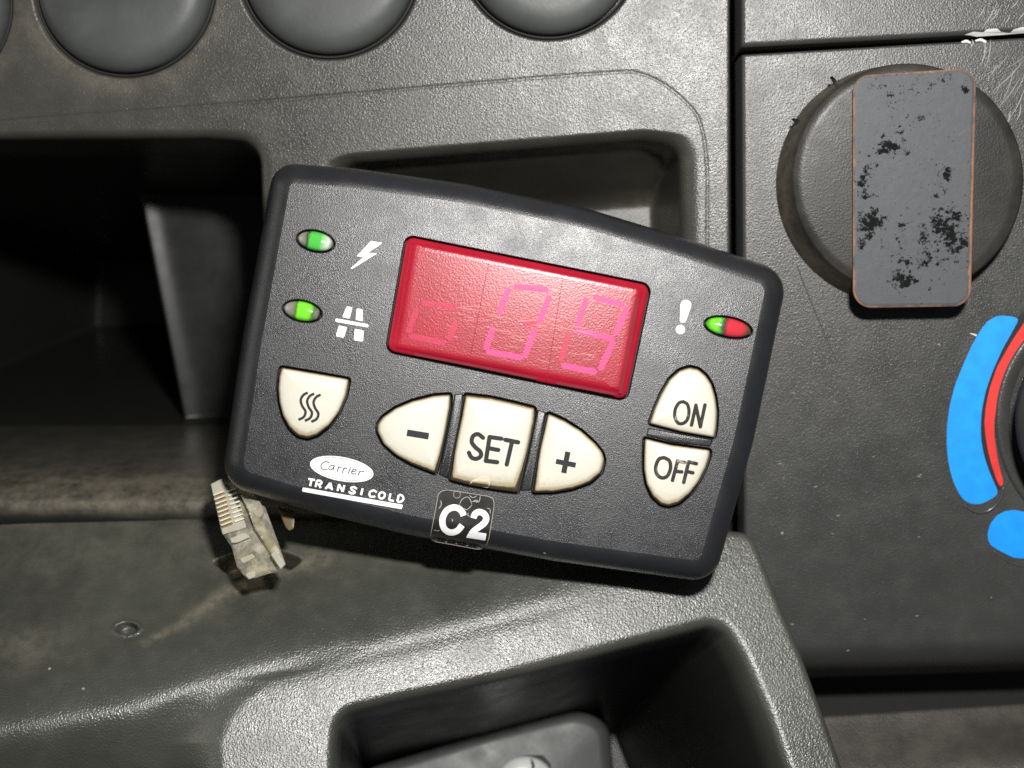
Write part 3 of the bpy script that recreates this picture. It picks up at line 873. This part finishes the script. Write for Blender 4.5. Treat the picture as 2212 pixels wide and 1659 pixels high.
tri = tessellate_polygon([[Vector((x, y, 0)) for x, y in lp] for lp in loops2])
cat = np.vstack(loops2)
tf = []
for t in tri:
    a_, b_, c_ = cat[t[0]], cat[t[1]], cat[t[2]]
    tf.append(list(t) if (b_[0] - a_[0]) * (c_[1] - a_[1]) - (b_[1] - a_[1]) * (c_[0] - a_[0]) < 0 else [t[0], t[2], t[1]])
M.add(F.at(cat[:, 0], cat[:, 1], 0.0), tf, 0)
for h_, r_ in zip(holes, rims):
    L = [F.at(r_[:, 0], r_[:, 1], 0.0)]
    q = offset(r_, 1.2); L.append(F.at(q[:, 0], q[:, 1], -0.06))
    L.append(F.at(h_[:, 0], h_[:, 1], -0.32))
    L.append(F.at(h_[:, 0], h_[:, 1], -1.8))
    M.loops(L, 0)
    M.loops([F.at(h_[:, 0], h_[:, 1], -1.8), F.at(*(h_.mean(0) + (h_ - h_.mean(0)) * 0.5).T, -1.82)], 1, cap_end=True)
M.build('casing', [m_case, m_black], ctl)

# display
LM = F.at
inner = orient(resample(round_poly([(891, 524), (1386, 623), (1342, 846), (852, 750)], [8, 10, 8, 8], 2), 3))
M = Mesh()
nL = len(LENS)
def match(p, n):                              # same number of points, starting near the first corner
    p = resample(p, 1.0); k_ = np.argmin(np.hypot(*(p - LENS[0]).T)); p = np.roll(p, -k_, axis=0)
    s_ = np.r_[0, np.cumsum(np.linalg.norm(np.diff(np.vstack([p, p[:1]]), axis=0), axis=1))]
    t_ = np.linspace(0, s_[-1], n, endpoint=False); q_ = np.vstack([p, p[:1]])
    return np.stack([np.interp(t_, s_, q_[:, 0]), np.interp(t_, s_, q_[:, 1])], -1)
I = match(inner, nL); c0 = I.mean(0)
mixp = lambda t: LENS + (I - LENS) * t
lp = [(LENS, -1.8), (LENS, -0.25), (mixp(.1), 0.05), (mixp(.5), 0.25), (mixp(.8), 0.35), (mixp(.95), 0.50), (mixp(1.15), 0.66), (mixp(1.45), 0.76), (mixp(1.8), 0.79), (mixp(2.2), 0.8)]
M.loops([LM(q[:, 0], q[:, 1], h) for q, h in lp], 0, cap_end=False)
q = mixp(2.2)
t2 = tessellate_polygon([[Vector((x, y, 0)) for x, y in q]])
t2 = [list(t) if np.cross(q[t[1]] - q[t[0]], q[t[2]] - q[t[0]]) < 0 else [t[0], t[2], t[1]] for t in t2]
M.add(LM(q[:, 0], q[:, 1], 0.8), t2, 0)
disp = M.build('display', m_lens, ctl, label='red display window showing faint seven-segment digits 009')
on_lens = lambda u, v, h=0.0: F.at(u, v, 0.8 + h)
z2 = lambda p: [(x * .2767 + 828, y * .2767 + 468) for x, y in p]
seg3 = [[(1660, 632), (1862, 684)], [(1582, 655), (1512, 858)], [(1898, 722), (1818, 905)], [(1525, 893), (1775, 950)], [(1790, 985), (1700, 1180)], [(1412, 1163), (1645, 1212)]]
seg3d = [[(1440, 935), (1390, 1110)]]
seg2 = [[(1040, 545), (1270, 572)], [(975, 575), (910, 745)], [(1290, 640), (1220, 815)], [(852, 885), (805, 1020)], [(1180, 885), (1108, 1080)], [(825, 1055), (1065, 1098)]]
seg2d = [[(1110, 832), (1175, 838)]]
seg1d = [[(320, 675), (555, 702)], [(258, 735), (200, 888)], [(560, 840), (520, 945)], [(225, 935), (465, 985)]]
for lit, dim, lb in ((seg3, seg3d, 'digit 9, its segments glowing pink'), (seg2, seg2d, 'digit 0, its segments glowing pink'), ([], seg1d, 'faintest digit, barely glowing')):
    M = Mesh()
    for j, sgm in enumerate(lit): ribbon(M, z2(sgm), 12.5, on_lens, 0.02 + 0.004 * j, True, 0, curve=False)
    for j, sgm in enumerate(dim): ribbon(M, z2(sgm), 12.5, on_lens, 0.05 + 0.004 * j, True, 1, curve=False)
    M.build('digit', [m_digit, m_digit2], disp, label=lb)
M = Mesh()
for j, sgm in enumerate(([(822, 360), (670, 1140)], [(1400, 490), (1275, 1280)])):
    ribbon(M, z2(sgm), 1.0, on_lens, 0.012, False, 0, curve=False)
ribbon(M, z2([(250, 1075), (640, 1150), (1190, 1262)]), 5.5, on_lens, 0.014, True, 0)
ribbon(M, z2([(1360, 1300), (1600, 1345), (1800, 1385)]), 5.5, on_lens, 0.014, True, 0)
ribbon(M, z2([(1985, 640), (1920, 1010), (1850, 1370)]), 6.5, on_lens, 0.016, True, 0)
M.build('seam_lines', m_lensdark, disp, label='dark seams between the digit blocks')
M = Mesh()
for k in range(34):
    x, y = random.uniform(930, 1260), random.uniform(660, 780); l = random.uniform(10, 60); t = random.uniform(-0.02, 0.3)
    if (y - 524) < (x - 891) * 0.2 + 20 or y > 740 + (x - 860) * 0.19: continue
    ribbon(M, [(x, y), (x + l * .5, y + l * .5 * math.sin(t) + 1), (min(x + l, 1290), y + l * math.sin(t))], 0.9, on_lens, 0.03 + k * .001, True, 0, taper=[.3, 1, .3])
M.build('scratches', plain('lens_scratch', (0.72, 0.22, 0.24), 0.4), disp)

# buttons
BP = [(1, 0.15), (0.985, 0.55), (0.955, 0.88), (0.90, 1.10), (0.80, 1.26), (0.62, 1.36), (0.4, 1.42), (0.2, 1.45), (0, 1.45)]
marks = {
 'heat': ('cream shield-shaped button with three wavy heat lines', [(z4([(907 + dx, 424 + dy), (862 + dx, 450 + dy), (837 + dx, 500 + dy), (852 + dx, 558 + dy), (884 + dx, 612 + dy), (868 + dx, 665 + dy), (814 + dx, 696 + dy)]), 5.6, False, True) for dx, dy in ((0, 0), (64, 10), (128, 20))]),
 'minus': ('cream button marked with a minus sign', [(z5([(357, 437), (549, 469)]), 14.2, False, False)]),
 'set': ('cream button marked SET', [(z5([(1030, 482), (985, 450), (942, 468), (930, 520), (962, 566), (1005, 604), (1010, 643), (972, 668), (928, 656), (905, 615)]), 9.4, True, True),
        (z5([(1192, 490), (1088, 475), ]), 9.4, True, False), (z5([(1088, 475), (1055, 686)]), 9.4, True, False), (z5([(1073, 573), (1165, 590)]), 9.4, True, False), (z5([(1055, 686), (1155, 698)]), 9.4, True, False),
        (z5([(1228, 500), (1340, 522)]), 9.6, True, False), (z5([(1288, 512), (1240, 718)]), 9.4, True, False)]),
 'plus': ('cream button marked with a plus sign', [(z5([(1781, 606), (1744, 794)]), 11.5, False, False), (z5([(1675, 690), (1850, 725)]), 11.0, False, False)]),
 'on': ('cream button with worn letters ON', [(z6([(603, 468), (640, 492), (655, 555), (640, 630), (600, 665), (555, 660), (527, 605), (532, 535), (565, 480), (603, 468)]), 7.4, True, True),
        (z6([(718, 500), (678, 680)]), 7.8, True, False), (z6([(718, 505), (758, 695)]), 7.8, True, False), (z6([(800, 498), (758, 695)]), 7.8, True, False)]),
 'off': ('cream button marked OFF', [(z6([(430, 974), (478, 1005), (488, 1070), (460, 1140), (410, 1158), (365, 1125), (354, 1060), (382, 990), (430, 974)]), 8.0, True, True),
        (z6([(552, 1005), (506, 1180)]), 8.0, True, False), (z6([(552, 1005), (616, 1018)]), 8.0, True, False), (z6([(530, 1098), (590, 1104)]), 7.8, True, False),
        (z6([(652, 1012), (608, 1198)]), 8.0, True, False), (z6([(652, 1012), (722, 1030)]), 8.0, True, False), (z6([(636, 1100), (690, 1112)]), 7.8, True, False)]),
}
def worn_print():
    m, nt, b = mat('worn_print')
    tc = node(nt, 'ShaderNodeTexCoord')
    f = noise(nt, 420, 5, 0.7, tc.outputs['Object'])
    c = mix_col(nt, ramp(nt, f, 0.58, 0.76), (0.028, 0.027, 0.026), (0.36, 0.33, 0.26))
    nt.links.new(c, b.inputs['Base Color']); b.inputs['Roughness'].default_value = 0.6; b.inputs['Specular IOR Level'].default_value = 0.15
    return m
m_worn = worn_print()
for k_, o_ in btn.items():
    lb, strokes = marks[k_]
    pl = Pill(o_, BP, F.at)
    M = Mesh(); pl.mesh(M, 0, -1.8)
    vv_ = np.vstack(M.v); s_ = np.concatenate(M.a)
    # grime: round the rim, and thick along the upper edges and the foot of each button
    flat = np.vstack([o_] + [pl.c + (pl.o - pl.c) * p_[0] for p_ in BP if p_[0] > 0.02] + [pl.c[None]])
    gy = (flat[:, 1] - o_[:, 1].min()) / np.ptp(o_[:, 1])
    dirt_ = 1.2 * np.clip((s_ - 0.80) / 0.20, 0, 1) ** 1.8 + 0.62 * smoothstep(0.50, 1.0, gy) * (k_ != 'on') + 0.30 * smoothstep(0.90, 0.985, s_) * smoothstep(0.45, 0.0, gy) 
    if k_ == 'set': dirt_ += 0.15 * smoothstep(0.75, 0.95, gy)
    b_ = build('button', vv_, M.f, m_cream, ctl, True, {'dirt': dirt_}, label=lb)
    M = Mesh()
    for j, (pts_, w_, cap_, cur_) in enumerate(strokes):
        ribbon(M, pts_, w_, pl.on, 0.02 + 0.008 * j, cap_, 0, curve=cur_)
    M.build('lettering' if k_ in ('set', 'on', 'off') else 'symbol', m_worn if k_ in ('on', 'off') else m_dark, b_)
    if k_ == 'set':
        M = Mesh(); poly(M, soften(z5([(905, 897), (930, 862), (985, 835), (1040, 818), (1085, 838), (1092, 880), (1080, 926)]), 2), pl.on, 0.012)
        M.build('clean_patch', plain('clean_cream', (0.66, 0.58, 0.42), 0.45), b_)

# raised bars between the buttons
for pts_ in (z5([(778, 92), (858, 92), (836, 280), (722, 845), (638, 806), (722, 400)]), z5([(1512, 232), (1588, 258), (1535, 540), (1455, 950), (1362, 950), (1430, 640)]), z6([(282, 704), (600, 762), (872, 812), (852, 876), (520, 838), (268, 775)])):
    M = Mesh(); o_ = orient(soften(pts_, 2.0, 2.0)); c_ = o_.mean(0)
    L = []
    for ins, h in ((0, -0.1), (0.3, 0.14), (1.6, 0.28), (3.2, 0.32)):
        q = offset(o_, ins); L.append(F.at(q[:, 0], q[:, 1], h))
    M.loops(L, 0, cap_end=True)
    M.build('divider_bar', m_case, ctl)

# indicator lights
LP0 = [(1, -0.3), (0.97, 0.1), (0.9, 0.45), (0.75, 0.8), (0.55, 1.0), (0.3, 1.12), (0, 1.15)]
LP = [(s_, float(np.interp(s_, [p[0] for p in LP0][::-1], [p[1] for p in LP0][::-1]))) for s_ in np.r_[np.linspace(1, 0.04, 28), 0]]
def light(o_, c_, ang, stops, lb, glow=0.0):
    """clear oval lens over coloured light chips: the colour runs along the lens, with soft borders"""
    m, nt, b = mat('indicator_lens')
    at = node(nt, 'ShaderNodeAttribute'); at.attribute_name = 'along'
    tc = node(nt, 'ShaderNodeTexCoord')
    x = math_n(nt, 'ADD', at.outputs['Fac'], math_n(nt, 'MULTIPLY', math_n(nt, 'SUBTRACT', noise(nt, 900, 4, 0.6, tc.outputs['Object']), 0.5), 0.16))
    cr = node(nt, 'ShaderNodeValToRGB'); nt.links.new(x, cr.inputs[0])
    el = cr.color_ramp.elements
    while len(el) < len(stops): el.new(0.5)
    for e_, (p_, c__) in zip(el, stops): e_.position = p_; e_.color = (*c__, 1)
    nt.links.new(cr.outputs[0], b.inputs['Base Color'])
    b.inputs['Roughness'].default_value = 0.12
    b.inputs['Coat Weight'].default_value = 0.6; b.inputs['Coat Roughness'].default_value = 0.04
    nt.links.new(cr.outputs[0], b.inputs['Emission Color']); b.inputs['Emission Strength'].default_value = glow
    pl = Pill(o_, LP, F.at, c_)
    M = Mesh(); pl.mesh(M, 0, -1.8)
    flat = np.vstack([pl.o] + [pl.c + (pl.o - pl.c) * s_ for s_, _ in LP if s_ > 0.02] + [pl.c[None]])
    al = ((flat - pl.c) @ np.array([math.cos(math.radians(ang)), math.sin(math.radians(ang))])) / np.max(np.hypot(*(pl.o - pl.c).T))
    return build('indicator_light', np.vstack(M.v), M.f, m, ctl, True, {'along': al * 0.5 + 0.5}, None, lb)
GR, GR2, SMK, PALE, RD, DK = (0.07, 0.42, 0.06), (0.15, 0.58, 0.03), (0.16, 0.16, 0.12), (0.50, 0.55, 0.48), (0.50, 0.03, 0.045), (0.03, 0.035, 0.025)
light(led['a'], (682, 521), 12, [(0.04, (0.30, 0.28, 0.24)), (0.2, SMK), (0.27, DK), (0.34, GR), (0.62, GR), (0.74, (0.30, 0.50, 0.28)), (0.84, PALE), (0.98, SMK)], 'green indicator light beside the lightning bolt', 0.10)
light(led['b'], (653, 672), 12, [(0.04, (0.26, 0.25, 0.22)), (0.25, SMK), (0.32, (0.06, 0.14, 0.02)), (0.38, GR2), (0.7, GR2), (0.8, (0.05, 0.14, 0.04)), (0.9, SMK), (0.98, DK)], 'bright green indicator light beside the road symbol', 0.22)
light(led['c'], (1573, 707), 11, [(0.03, (0.05, 0.25, 0.01)), (0.12, GR2), (0.28, GR2), (0.36, (0.05, 0.16, 0.07)), (0.42, (0.08, 0.04, 0.03)), (0.5, RD), (0.8, RD), (0.93, (0.10, 0.05, 0.03))], 'half green, half red indicator light beside the exclamation mark', 0.12)

# printed marks
z1 = lambda p: [(x * .1953 + 468, y * .1953 + 324) for x, y in p]
M = Mesh(); poly(M, z1([(1708, 1005), (1835, 1028), (1672, 1138), (1776, 1143), (1500, 1315), (1478, 1310), (1625, 1185), (1548, 1175)]), on_case, 0.03)
M.build('printed_symbol', m_white, ctl, label='white lightning bolt')
z7 = lambda p: [(x * .358, y * .358 + 540) for x, y in p]
M = Mesh()
for j, p_ in enumerate(([(2092, 340), (2127, 345), (2110, 415), (2065, 405)], [(2152, 352), (2188, 358), (2190, 430), (2146, 422)], [(2026, 412), (2222, 448), (2224, 468), (2022, 433)],
           [(2045, 455), (2095, 465), (2075, 530), (2025, 520)], [(2140, 475), (2195, 485), (2190, 553), (2135, 545)])):
    poly(M, soften(z7(p_), 1.2, 1.2), on_case, 0.03 + 0.003 * j)
M.build('printed_symbol', m_white, ctl, label='white road crossing symbol')
z3 = lambda p: [(x * .2387 + 1332, y * .2387 + 504) for x, y in p]
M = Mesh()
poly(M, soften(z3([(578, 640), (592, 612), (620, 602), (655, 608), (677, 632), (672, 665), (630, 790), (606, 812), (572, 800)]), 1.2, 1.2), on_case, 0.03)
poly(M, ellipse(1332 + 577 * .2387, 504 + 870 * .2387, 10.2, 10.2, n=32), on_case, 0.03)
M.build('printed_symbol', m_white, ctl, label='white exclamation mark')

# oval badge and word under it
M = Mesh()
cx, cy = z4([(1245, 1185)])[0]
poly(M, ellipse(cx, cy, 69.5, 26.0, 10.5), on_case, 0.03, 0)
q = ellipse(cx, cy, 65.5, 22.4, 10.5, 90)
ribbon(M, np.vstack([q, q[:2]]), 0.9, on_case, 0.05, False, 1, curve=False)
car = [[(1118, 1124), (1090, 1111), (1055, 1126), (1038, 1158), (1056, 1186), (1104, 1186)],
       [(1168, 1150), (1132, 1154), (1116, 1180), (1134, 1194), (1162, 1172), (1172, 1152)], [(1172, 1150), (1160, 1196)],
       [(1214, 1164), (1200, 1212)], [(1206, 1184), (1225, 1164), (1242, 1168)], [(1268, 1172), (1252, 1222)], [(1259, 1194), (1279, 1174), (1297, 1180)],
       [(1332, 1170), (1312, 1228)], [(1347, 1212), (1384, 1204), (1388, 1190), (1362, 1188), (1344, 1212), (1352, 1234), (1390, 1232)],
       [(1424, 1208), (1408, 1248)], [(1414, 1228), (1438, 1206), (1466, 1212)]]
for j, s_ in enumerate(car): ribbon(M, z4(s_), 2.0, on_case, 0.06 + .002 * j, True, 1)
M.build('badge', [m_white, m_dark], ctl, label='white oval badge with handwritten word Carrier')
GL = {'T': [[(0, 1), (1, 1)], [(.5, 1), (.5, 0)]], 'R': [[(.1, 0), (.1, 1)], [(.1, 1), (.6, 1), (.85, .75), (.6, .5), (.1, .5)], [(.45, .5), (.9, 0)]],
      'A': [[(0, 0), (.5, 1)], [(.5, 1), (1, 0)], [(.2, .32), (.8, .32)]], 'N': [[(.1, 0), (.1, 1)], [(.1, 1), (.9, 0)], [(.9, 0), (.9, 1)]],
      'S': [[(.9, .85), (.55, 1.0), (.15, .8), (.35, .55), (.7, .42), (.85, .18), (.45, 0), (.05, .15)]], 'I': [[(.5, 0), (.5, 1)]],
      'C': [[(.95, .85), (.6, 1.0), (.15, .75), (.08, .35), (.35, 0), (.9, .12)]], 'O': [[(.5, 1), (.12, .75), (.12, .25), (.5, 0), (.88, .25), (.88, .75), (.5, 1)]],
      'L': [[(.15, 1), (.15, 0)], [(.15, 0), (.9, 0)]], 'D': [[(.12, 0), (.12, 1)], [(.12, 1), (.55, 1), (.9, .65), (.85, .25), (.5, 0), (.12, 0)]]}
M = Mesh(); j = 0
for ch, (x, y) in zip('TRANSICOLD', [(897, 1349), (977, 1363), (1083, 1383), (1196, 1402), (1315, 1424), (1420, 1441), (1510, 1457), (1604, 1474), (1705, 1492), (1790, 1507)]):
    w_ = 34 if ch == 'I' else 66
    for s_ in GL[ch]:
        pts_ = z4([(x + gx * w_ + gy * 16, y + gx * w_ * .17 - gy * 66) for gx, gy in s_])
        ribbon(M, pts_, 4.5, on_case, 0.03 + 0.003 * (j % 9), False if ch in 'TRNAILD' else True, 0, curve=len(s_) > 2); j += 1
patch(M, soften(z4([(858, 1368), (1356, 1454), (1857, 1541), (1842, 1585), (1340, 1497), (849, 1408)]), 1.0, 1.2), on_case, 0.05)
M.build('lettering', m_white, ctl, label='white word TRANSICOLD over a white bar')

# C2 sticker
z8 = lambda p: [(x * .1085 + 900, y * .1085 + 1029.6) for x, y in p]
so_ = orient(soften(z8([(600, 262), (500, 285), (430, 350), (395, 560), (330, 900), (275, 1180), (295, 1250), (370, 1295), (800, 1370), (1200, 1445), (1290, 1440), (1390, 1370), (1440, 1220), (1500, 850), (1545, 560), (1530, 450), (1450, 395), (1000, 325)]), 2.5, 2.0))
gx, gy = np.meshgrid(np.arange(925, 1075, 4.0), np.arange(1052, 1192, 4.0))
ok = sdf(gx.ravel(), gy.ravel(), so_) > 2
pp = np.vstack([so_, np.stack([gx.ravel(), gy.ravel()], -1)[ok]])
vv2, ee, ff, *_ = delaunay_2d_cdt([Vector(p) for p in pp.tolist()], [], [list(range(len(so_)))], 1, 0.01)
pv = np.array([[p.x, p.y] for p in vv2])
ff = [list(f) if np.cross(pv[f[1]] - pv[f[0]], pv[f[2]] - pv[f[0]]) < 0 else list(f)[::-1] for f in ff]
stick = build('sticker', on_case(pv[:, 0], pv[:, 1], 0.10), ff, m_stick, ctl, True, label='worn black sticker reading C2 on the lower edge')
M = Mesh()
ribbon(M, np.vstack([so_, so_[:2]]), 1.3, on_case, 0.13, False, 0, curve=False)
M.build('sticker_edge', m_edge, stick)
M = Mesh()
patch(M, band(z8([(938, 778), (905, 700), (830, 632), (720, 615), (600, 675), (530, 790), (512, 890), (535, 1010), (610, 1090), (710, 1112), (820, 1070), (905, 965)]), 13.4), on_case, 0.16)
patch(M, band(z8([(1132, 828), (1160, 745), (1240, 703), (1335, 735), (1385, 815), (1360, 905), (1280, 980), (1160, 1065), (1080, 1150)]), 13.4), on_case, 0.165)
patch(M, z8([(1100, 1090), (1392, 1132), (1368, 1272), (985, 1214), (1010, 1160), (1050, 1105)]), on_case, 0.17)
M.build('lettering', m_white, stick)
M = Mesh()
q = ellipse(*z8([(803, 355)])[0], 7.4, 7.8, 0, 30); ribbon(M, np.vstack([q, q[:2]]), 0.9, on_case, 0.13, False, 0, curve=False)
for j, p_ in enumerate(([(850, 560), (900, 460), (990, 405), (1050, 430), (1090, 520), (1100, 570)], [(1090, 500), (1180, 490), (1240, 500), (1270, 380)], [(1100, 570), (1000, 660), (940, 620)], [(1050, 370), (1120, 420), (1200, 380)],
           [(700, 840), (720, 870), (700, 890)], [(340, 1060), (400, 1080), (460, 1070)], [(1400, 630), (1460, 650), (1465, 740)], [(1120, 500), (1160, 470), (1220, 480), (1180, 520)], [(480, 470), (490, 560), (440, 640)], [(1030, 720), (1020, 770), (1060, 790)])):
    ribbon(M, z8(p_), 1.3 + 0.8 * random.random(), on_case, 0.132 + .001 * j, True, 0, taper=[.4, 1, .7, 1, .3])
M.build('scuffs', m_residue, stick)

# ---------------------------------------------------------------- clear cable plug
zp = lambda p: [(x * .17361 + 417.6, y * .17361 + 1008) for x, y in p]
K = Frame((-57, -32, 16), (-0.25, 0.25, 1))
base = K.at(np.array([545.]), np.array([1215.]), -5.0)[0]
plug = empty('cable_plug', base, 'clear plastic cable plug with gold contacts under the corner of the controller', 'plug')
def prism(M, outline, h0, h1, bev=2.0, m=0, fr=K):
    o_ = orient(soften(outline, 1.5, 2.0))
    L = [fr.at(o_[:, 0], o_[:, 1], h0)]
    q = offset(o_, 0.1); L.append(fr.at(q[:, 0], q[:, 1], h1 - bev * 0.1))
    q = offset(o_, bev * .5); L.append(fr.at(q[:, 0], q[:, 1], h1 - bev * 0.03))
    q = offset(o_, bev); L.append(fr.at(q[:, 0], q[:, 1], h1))
    M.loops(L, m, True, True)
M = Mesh()
prism(M, zp([(215, 215), (352, 150), (760, 250), (885, 480), (1040, 900), (1150, 1215), (1085, 1285), (690, 1410), (625, 1350), (545, 1250), (480, 1005), (375, 850), (335, 720), (270, 450)]), -5.0, -0.6, 9.0)
M.build('body', m_clear, plug, smooth=False)
M = Mesh()
prism(M, zp([(215, 215), (352, 150), (430, 270), (640, 690), (660, 760), (365, 850), (330, 720), (270, 450)]), -3.0, 0.0, 2.0)
M.build('contact_comb', m_comb, plug, smooth=False)
M = Mesh()
prism(M, zp([(590, 350), (830, 430), (885, 580), (830, 640), (690, 560)]), -0.5, 1.3, 2.5)
prism(M, zp([(690, 560), (830, 640), (1060, 1010), (1150, 1215), (1085, 1285), (960, 1060), (760, 760)]), -0.5, 1.5, 3.0)
M.build('latch', m_clear, plug, smooth=False)
M = Mesh()
prism(M, zp([(455, 890), (650, 820), (705, 880), (540, 950), (470, 950)]), -0.5, 0.35, 1.5)
prism(M, zp([(570, 1150), (735, 1080), (770, 1130), (620, 1210)]), -0.5, -0.1, 1.5)
prism(M, zp([(640, 1340), (760, 1290), (775, 1370), (690, 1405)]), -1.0, -0.2, 1.5)
prism(M, zp([(960, 1090), (1040, 1050), (1150, 1210), (1085, 1280)]), 0.8, 1.75, 2.0)
M.build('glint_facets', m_comb, plug, smooth=False)  # pale frosted facets painting in the plug's glints and reflections
for j in range(8):
    t = j / 7
    x0, y0 = 245 + 95 * t, 362 + 375 * t
    M = Mesh()
    prism(M, zp([(x0 + 8, y0 + 8), (x0 + 150, y0 - 50), (x0 + 158, y0 - 30), (x0 + 18, y0 + 28)]), -0.4, 0.35, 1.0)
    prism(M, zp([(x0 + 165, y0 - 62), (x0 + 290, y0 - 105), (x0 + 298, y0 - 86), (x0 + 172, y0 - 40)]), -0.4, 0.5, 1.0, 1)
    prism(M, zp([(x0 - 4, y0 - 14), (x0 + 130, y0 - 64), (x0 + 138, y0 - 46), (x0 + 4, y0 + 6)]), -0.4, 0.9, 1.4, 1)
    M.build('contact', [m_gold, m_rib], plug, smooth=False)
M = Mesh()
prism(M, zp([(1040, 500), (1270, 560), (1250, 770), (1190, 800), (1150, 760)]), -7.0, -5.6)
M.build('strain_tab', plain('brown_clear_tab', (0.16, 0.12, 0.07), 0.25), plug)

# ---------------------------------------------------------------- things in the bin
zb = lambda p: [(x * .3744 + 612, y * .3744 + 1404) for x, y in p]
BI = Frame((20, -75, -32), (0.10, 0.30, 1))
base = BI.at(np.array([1150.]), np.array([1640.]), -12.0)[0]
blkobj = empty('holder_block', base, 'dark grey block with a rounded corner lying in the bin', 'block')
M = Mesh()
o_ = orient(resample(round_poly(zb([(500, 680), (1180, 470), (1700, 345), (1880, 420), (1910, 760), (1980, 1500), (400, 1500)]), [10, 200, 90, 60, 200, 10, 10], 3), 5))
L = []
for ins, h in ((0, -30), (0, -3), (4, -1.6), (10, -0.8), (20, -0.2), (28, 0)):
    q = offset(o_, ins); L.append(BI.at(q[:, 0], q[:, 1], h))
M.loops(L, 0, True, True)
M.build('body', m_smooth, blkobj)
M = Mesh(); poly(M, soften(zb([(1250, 690), (1290, 640), (1400, 606), (1500, 606), (1545, 660), (1550, 760), (1240, 760)]), 3), BI.at, 0.06); M.build('socket', m_black, blkobj)
ep = BI.at(np.array([1128.]), np.array([1670.]), 0.1)[0]
kn = empty('pale_knob', ep, 'pale glossy round piece at the bottom frame edge, set in the dark block', 'knob')
M = Mesh()
pl = Pill(orient(ellipse(1134, 1688, 62, 55, 0, 64)), [(1, 0.2), (0.97, 1.0), (0.85, 2.0), (0.6, 2.6), (0.3, 2.8), (0, 2.85)], BI.at, (1134, 1688)); pl.mesh(M, 0, 0.1)
M.build('cap', m_pale, kn)
M = Mesh(); ribbon(M, [(1148, 1642), (1152, 1655), (1147, 1668)], 6, pl.on, 0.05, True); M.build('notch', m_dark, kn)
